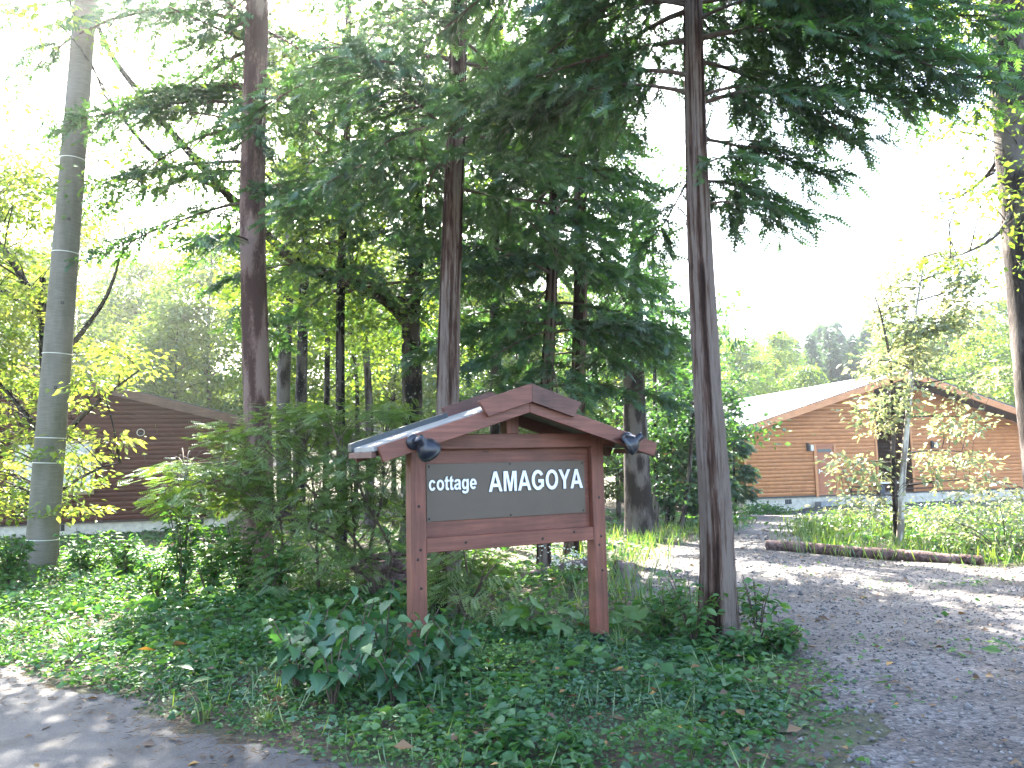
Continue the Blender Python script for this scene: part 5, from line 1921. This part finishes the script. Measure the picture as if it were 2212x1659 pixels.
# foreground oval leaves
r = rng(201)
n = 72000
px, py = scatter(n, -5.5, 4.2, 3.4, 7.6, r, 1.25)
dr = poly_dist(px, py, ROAD)
dg = poly_dist(px, py, GRAV)
pn_ = patch(r, px, py, 1.6, 7)
dens = np.clip(dr / 0.28, 0, 1) * np.where(dg > 0, np.clip(0.35 + dg / 0.45, 0, 1), np.clip(0.35 + dg / 1.0, 0, 1) * (px < 2.3)) * np.clip(0.45 + 1.2 * pn_, 0, 1)
k = r.random(n) < dens
px, py, dr, dg = px[k], py[k], dr[k], dg[k]
hm = (0.03 + 0.14 * np.clip(dr / 1.0, 0, 1) * np.clip(0.25 + dg / 0.8, 0.12, 1)) * (0.25 + 1.5 * patch(r, px, py, 2.6, 8) ** 1.5)
hm = hm * (1 - 0.5 * sst(-0.2, 0.6, px) * sst(4.6, 5.2, py))
ht = hm * np.sqrt(r.random(len(px)))
tn = np.clip(0.05 + 0.75 * patch(r, px, py, 1.6, 9) + r.normal(0, 0.17, len(px)) + 0.1 * ht / 0.15, 0, 1)
nr_ = py < 5.3
cover('ground_cover', 'low oval leaved ground cover nearest the road and bottom edge', M['herb'], (px[nr_], py[nr_], ht[nr_]), 0.2, 0.036, 0.66, 202, tn[nr_], fine=True)
nr_ = ~nr_
cover('ground_cover', 'low oval leaved ground cover around the foot of the sign', M['herb'], (px[nr_], py[nr_], ht[nr_]), 0.2, 0.038, 0.7, 215, tn[nr_])
# fine vetch-like leaflets, thickest before the right post
r = rng(203)
n = 60000
px, py = scatter(n, -3.4, 3.0, 4.3, 9.2, r, 1.1)
dr = poly_dist(px, py, ROAD)
dg = poly_dist(px, py, GRAV)
w = np.exp(-((px - 0.75) / 1.1) ** 2 - ((py - 5.7) / 1.3) ** 2) + 0.35 * np.exp(-((px + 2.2) / 1.2) ** 2)
k = (r.random(n) < np.clip(w * 1.4, 0, 1)) & (dr > 0.3) & (dg > 0.12)
px, py, dg = px[k], py[k], dg[k]
hm = 0.04 + 0.09 * np.clip(w[k], 0, 1) * np.clip(dg / 0.6, 0.2, 1) * (0.5 + patch(r, px, py, 2.5, 10))
ht = hm * np.sqrt(r.random(len(px)))
tn = np.clip(0.18 + 0.3 * patch(r, px, py, 1.3, 11) + r.normal(0, 0.14, len(px)), 0, 1)
cover('vetch_cover', 'fine leaved creeping plants before the right sign post', M['nettle'], (px, py, ht), 0.2, 0.028, 0.55, 204, tn)
# taller mixed leaves on the left verge and behind
r = rng(205)
n = 85000
px, py = scatter(n, -13, 2.0, 5.2, 12.5, r, 1.25)
dr = poly_dist(px, py, ROAD)
dg = poly_dist(px, py, GRAV)
pn_ = patch(r, px, py, 1.1, 12)
front = sst(0.3, 1.4, dr)
dens = front * np.clip(0.25 + 1.3 * pn_, 0, 1) * (1 - 0.65 * sst(-1.2, 0.2, px)) * sst(0.0, 0.4, dg)
k = r.random(n) < dens
px, py, dr = px[k], py[k], dr[k]
hm = (0.08 + 0.20 * np.clip(dr / 2.5, 0, 1)) * (0.35 + 0.9 * patch(r, px, py, 1.9, 13)) * (1 - 0.4 * sst(-3, 0, px))
ht = hm * np.sqrt(r.random(len(px)))
tn = np.clip(0.38 + 0.55 * patch(r, px, py, 0.9, 14) + r.normal(0, 0.15, len(px)), 0, 1)  # tint shifted lighter and yellower: sunlight on the verge put into leaf colour
cover('verge_cover', 'mixed leafy verge plants left of the sign', M['herb'], (px, py, ht), 0.4, 0.056, 0.6, 206, tn)
# middle distance cover
r = rng(207)
n = 80000
px, py = scatter(n, -22, 18, 8.5, 32, r, 1.5)
dr = poly_dist(px, py, ROAD)
dg = poly_dist(px, py, GRAV)
pn_ = patch(r, px, py, 0.7, 15)
la_ = PB[:2]
onb = (px > 4.5) & (py > 10.5) & (py < 22)
lawn = (px < -5) & (py > 15)
dens = np.clip(-0.15 + 1.5 * pn_, 0, 1) * (dg > 0.05) * (dr > 0.4)
dens = np.where(onb, (dg > 0.1) * 1.0, dens)
k = r.random(n) < dens
px, py, dg, onb, lawn = px[k], py[k], dg[k], onb[k], lawn[k]
hm = np.where(onb, 0.07 + 0.15 * sst(0, 3, dg), np.where(lawn, 0.05, 0.13)) * (0.4 + patch(r, px, py, 1.5, 16))
ht = hm * np.sqrt(r.random(len(px)))
tn = np.clip(0.35 + 0.45 * patch(r, px, py, 0.9, 17) + r.normal(0, 0.16, len(px)), 0, 1)
cover('woodland_cover', 'low woodland plants under the trees and on the right bank', M['herb'], (px, py, ht), 0.4, 0.095, 0.55, 208, tn)
# grass blades on the right bank and along the path
r = rng(209)
n = 26000
px, py = scatter(n, 0.5, 16, 7.5, 22, r, 1.2)
dg = poly_dist(px, py, GRAV)
dens = np.exp(-np.abs(dg) / 0.7) * (0.35 + 0.65 * (dg > 0)) + 0.6 * ((px > 5) & (dg > 0))
k = (r.random(n) < np.clip(dens, 0, 1) * np.clip(0.2 + 1.3 * patch(r, px, py, 1.2, 18), 0, 1)) & (dg > -0.5)
px, py = px[k], py[k]
n = len(px)
a = r.uniform(0, 6.283, n)
g = Geo()
leaves(g, np.stack([px, py, gz(px, py)], -1), np.stack([0.5 * np.cos(a), 0.5 * np.sin(a), 0 * a + 1], -1), np.stack([np.cos(a), np.sin(a), 0.1 + 0 * a], -1), r.uniform(0.12, 0.40, n), 0.016, np.clip(r.normal(0.6, 0.25, n), 0, 1), fold=0.05)
tag(g.build('meadow_grass', M['grass']), 'long grass along the path and on the right bank', 'grass', kind='stuff')
r = rng(217)
n = 2600
px, py = scatter(n, -5.5, 3.2, 3.5, 8.5, r, 1.2)
k = ok_ground(px, py, 0.12) & (r.random(n) < np.clip(-0.35 + 1.7 * patch(r, px, py, 2.4, 21), 0, 1))
px, py = px[k], py[k]
n = len(px)
a = r.uniform(0, 6.283, n)
g = Geo()
leaves(g, np.stack([px, py, gz(px, py)], -1), np.stack([0.6 * np.cos(a), 0.6 * np.sin(a), 0 * a + 1], -1), np.stack([np.cos(a), np.sin(a), 0.1 + 0 * a], -1), r.uniform(0.08, 0.24, n), 0.008, np.clip(r.normal(0.55, 0.25, n), 0, 1), fold=0.05)
tag(g.build('verge_grass', M['grass']), 'thin grass blades growing through the ground cover', 'grass', kind='stuff')
# short grass and weeds straggling over the gravel
r = rng(211)
n = 16000
px, py = scatter(n, 1.0, 9.5, 3.4, 11.5, r, 1.1)
dg = poly_dist(px, py, GRAV)
strip = np.exp(-((py - (6.6 - 0.10 * px)) / 0.28) ** 2) * (px > 2.6) + np.exp(-((py - 9.9 + 0.15 * px) / 0.3) ** 2) * (px > 4)
k = (dg < 0) & (r.random(n) < np.clip(0.06 + strip * 0.9 + 0.55 * sst(-1.0, 0.0, dg) * (py < 6.5), 0, 1) * np.clip(-0.3 + 1.9 * patch(r, px, py, 3.0, 19), 0, 1))
px, py = px[k], py[k]
n = len(px)
tn = np.clip(r.normal(0.5, 0.22, n), 0, 1)
cover('path_weeds', 'short weeds straggling over the gravel drive', M['herb'], (px, py, 0.012 + 0.03 * r.random(n)), 0.05, 0.034, 0.5, 212, tn)
# dead leaves and needles
r = rng(213)
n = 9000
px, py = scatter(n, -8, 8, 2.6, 20, r, 1.5)
dr = poly_dist(px, py, ROAD)
dg = poly_dist(px, py, GRAV)
k = r.random(n) < np.where(dr < 0, np.exp(dr / 0.35), np.where(dg < 0, 0.45, 0.55))
px, py = px[k], py[k]
n = len(px)
tn = np.clip(r.beta(1.6, 2.6, n) + (r.random(n) < 0.05) * 0.6, 0, 1)
hl = 0.016 + 0.01 * r.random(n) + np.where(ok_ground(px, py, 0.1), 0.16 * r.random(n), 0)
cover('leaf_litter', 'fallen dry leaves scattered over ground and gravel', M['litter'], (px, py, hl), 0.05, 0.045, 0.6, 214, tn, up=1.6)

r = rng(216)
n = 42000
px, py = scatter(n, -6, 2.5, 2.6, 8.0, r, 1.0)
dr = poly_dist(px, py, ROAD)
k = r.random(n) < np.exp(-np.abs(dr + 0.05) / 0.16) * (0.25 + 0.9 * patch(r, px, py, 2.5, 20))
px, py = px[k], py[k]
n = len(px)
a = r.uniform(0, 6.283, n)
g = Geo()
leaves(g, np.stack([px, py, gz(px, py) + 0.018 + 0.012 * r.random(n)], -1), np.stack([np.cos(a), np.sin(a), 0.1 * r.normal(0, 1, n)], -1), np.stack([0 * a, 0 * a, 1 + 0 * a], -1), r.uniform(0.03, 0.08, n), 0.004, np.clip(r.normal(0.4, 0.2, n), 0, 0.8))
tag(g.build('needle_litter', M['litter']), 'brown needles drifted along the asphalt edge', 'litter', kind='stuff')

# --- bushes on the right bank
def bush(label, base, rad, h, n, seed, leafm, L=0.09, tint=(0.2, 0.8), group='bushes on the right bank'):
    r = rng(seed)
    t = thing('leafy_bush', label, 'bush', base, 0, group)
    gs, gf = Geo(), Geo()
    c = []
    for k in range(n):
        a = r.uniform(0, 6.283)
        q = math.sqrt(r.random())
        zz = h * (0.15 + 0.85 * r.random() * math.sqrt(max(0.1, 1 - q * q * 0.8)))
        c.append(base + np.array([rad * q * math.cos(a), rad * q * math.sin(a), zz]))
    c = np.array(c)
    for p in c[::3]:
        tube(gs, smooth_path([base + r.normal(0, 0.06, 3) * np.array([1, 1, 0]), (base + p) / 2 + np.array([0, 0, 0.1]), p], 6), np.linspace(0.012, 0.004, 6), 4, cap=False)
    leaf_cluster(gf, r, c, 40, 0.16, L, 0.55, tint, 0.6)
    gs.build('branch_wood', M['twig'], t, origin=base, kind='stuff')
    gf.build('foliage', leafm, t, origin=base, kind='stuff')


for k, (px, py, Y, rad, h, n, lab) in enumerate([
        (1800, 1180, 16.5, 0.9, 0.42, 36, 'dark low bush on the bank left of the sapling'),
        (1880, 1170, 17.5, 0.9, 0.5, 40, 'dark low bush directly behind the sapling'),
        (2010, 1170, 17.0, 1.1, 0.55, 48, 'dark broad bush right of the sapling'),
        (2110, 1175, 16.0, 1.0, 0.6, 44, 'dark bush second from the right edge'),
        (2200, 1180, 15.0, 1.0, 0.65, 44, 'dark bush at the right edge of the bank')]):
    bush(lab, gp(*at(px, py, Y)[:2]), rad, h, n, 170 + k, M['shrub'], 0.085, (0.05, 0.55))
bush('pale sunlit shrub with white green leaves at the right edge', gp(*at(2180, 1200, 11.6)[:2]), 0.95, 1.05, 34, 178, M['sap'], 0.09, (0.3, 0.9))
bush('fern like low bush by the concrete corner of the cedar cottage', gp(*at(1645, 1120, 30.5)[:2]), 0.9, 0.5, 24, 179, M['herb'], 0.15, (0.3, 0.8))

# --- sticks stacked behind the left post, a rotten log, a stump, white flowers
r = rng(181)
for k in range(13):
    p = at(880 + r.uniform(-10, 20), 1330 - (k // 3) * 26, 9.3 + (k % 3) * 0.18)
    z = float(gz(p[0], p[1])) + 0.05 + (k // 3) * 0.105
    a = np.array([p[0] - r.uniform(0.55, 0.8), p[1] + r.normal(0, 0.05), z])
    b_ = np.array([p[0] + r.uniform(0.25, 0.6), p[1] + r.normal(0, 0.05), z + r.normal(0, 0.02)])
    t = thing('cut_branch', 'grey brown cut branch in the pile behind the left sign post', 'branch', a, 0, 'branches piled behind the left post')
    g = Geo()
    tube(g, smooth_path([a, (a + b_) / 2 + r.normal(0, 0.02, 3), b_], 12), np.linspace(0.052, 0.035, 12) * r.uniform(0.7, 1.1), 9, cap=False)
    g.build('bark', M['log'], t, origin=a, smooth=True)
    for (e, f_, rr) in ((a, b_, 0.04), (b_, a, 0.03)):
        g = Geo()
        dd = unit(e - f_)
        lathe(g, e - dd * 0.006, dd, [(0, rr), (0.007, 0.0)], 9)
        g.build('cut_end', M['log_end'], t, origin=a)
pa = gl(1128, 1300, 10.2, 0.06)
pb2 = gl(1290, 1248, 11.6, 0.10)
log('rotten grey log lying in weeds seen under the sign', pa, pb2, 0.06, 0.10, 8, 'rotten_log', 'fallen wood behind the sign')
b = gp(*at(1352, 1275, 10.4)[:2])
t = thing('mossy_stump', 'small mossy stump beside the path behind the right sign post', 'stump', b)
g = Geo()
trunk(g, [b + np.array([0, 0, -0.1]), b + np.array([0, 0, 0.08]), b + np.array([0.02, 0, 0.20])], [0.17, 0.13, 0.11], 20, 14, flute=0.2, fine=0.1, seed=183)
g.build('bark', M['log'], t, origin=b, smooth=True)
g = Geo()
r = rng(184)
m = 260
a = r.uniform(0, 6.283, m)
zz = r.random(m)
pos = b + np.stack([0.15 * np.cos(a), 0.15 * np.sin(a), zz * 0.20], -1)
leaves(g, pos, np.stack([np.cos(a), np.sin(a), 0.3 + 0 * a], -1), np.stack([0 * a, 0 * a, 1 + 0 * a], -1), 0.035, 0.02, r.random(m) * 0.6)
g.build('moss', M['herb'], t, origin=b, kind='stuff')
for k, (px, py, Y) in enumerate([(1195, 1290, 9.6), (1235, 1310, 9.3)]):
    b = gp(*at(px, py, Y)[:2])
    t = thing('white_flower_plant', ['weed with white flower heads below the panel centre', 'weed with white flower heads nearer the right sign post'][k], 'plant', b, 0, 'white flowering weeds')
    r = rng(190 + k)
    g, gf, gh = Geo(), Geo(), Geo()
    for q in range(7):
        tip = b + np.array([r.normal(0, 0.16), r.normal(0, 0.12), r.uniform(0.26, 0.45)])
        tube(g, smooth_path([b, (b + tip) / 2 + r.normal(0, 0.02, 3), tip], 8), 0.004, 5)
        c = tip + r.normal(0, 0.035, (9, 3)) * np.array([1, 1, 0.5])
        for cc in c:
            lathe(gf, cc, (r.normal(0, 0.3), r.normal(0, 0.3), 1), [(0, 0.002), (0.006, 0.012), (0.012, 0.010), (0.014, 0.0)], 6)
        leaf_cluster(gh, r, [(b + tip) / 2], 14, 0.07, 0.07)
    g.build('stem', M['twig'], t, origin=b)
    gf.build('flower_head', M['flower'], t, origin=b, kind='stuff')
    gh.build('foliage', M['herb'], t, origin=b, kind='stuff')


# ------------------------------------------------------------------ thin haze volume, added and shaped for a veil and glow towards the sun
hz = bpy.data.materials.new('haze')
hz.use_nodes = True
hn = hz.node_tree.nodes
for x in list(hn): hn.remove(x)
ho = hn.new('ShaderNodeOutputMaterial')
hv = hn.new('ShaderNodeVolumePrincipled')
hv.inputs['Color'].default_value = (0.92, 0.95, 1.0, 1)
hv.inputs['Density'].default_value = 0.0010
hv.inputs['Anisotropy'].default_value = 0.85
hz.node_tree.links.new(hv.outputs[0], ho.inputs['Volume'])
tag(box('haze', -420, 420, -70, 620, -3, 90, hz, None, 0), 'thin added haze giving a veil and glow towards the sun', 'haze', kind='stuff')
SC.cycles.volume_step_rate = 8
SC.cycles.volume_bounces = 0
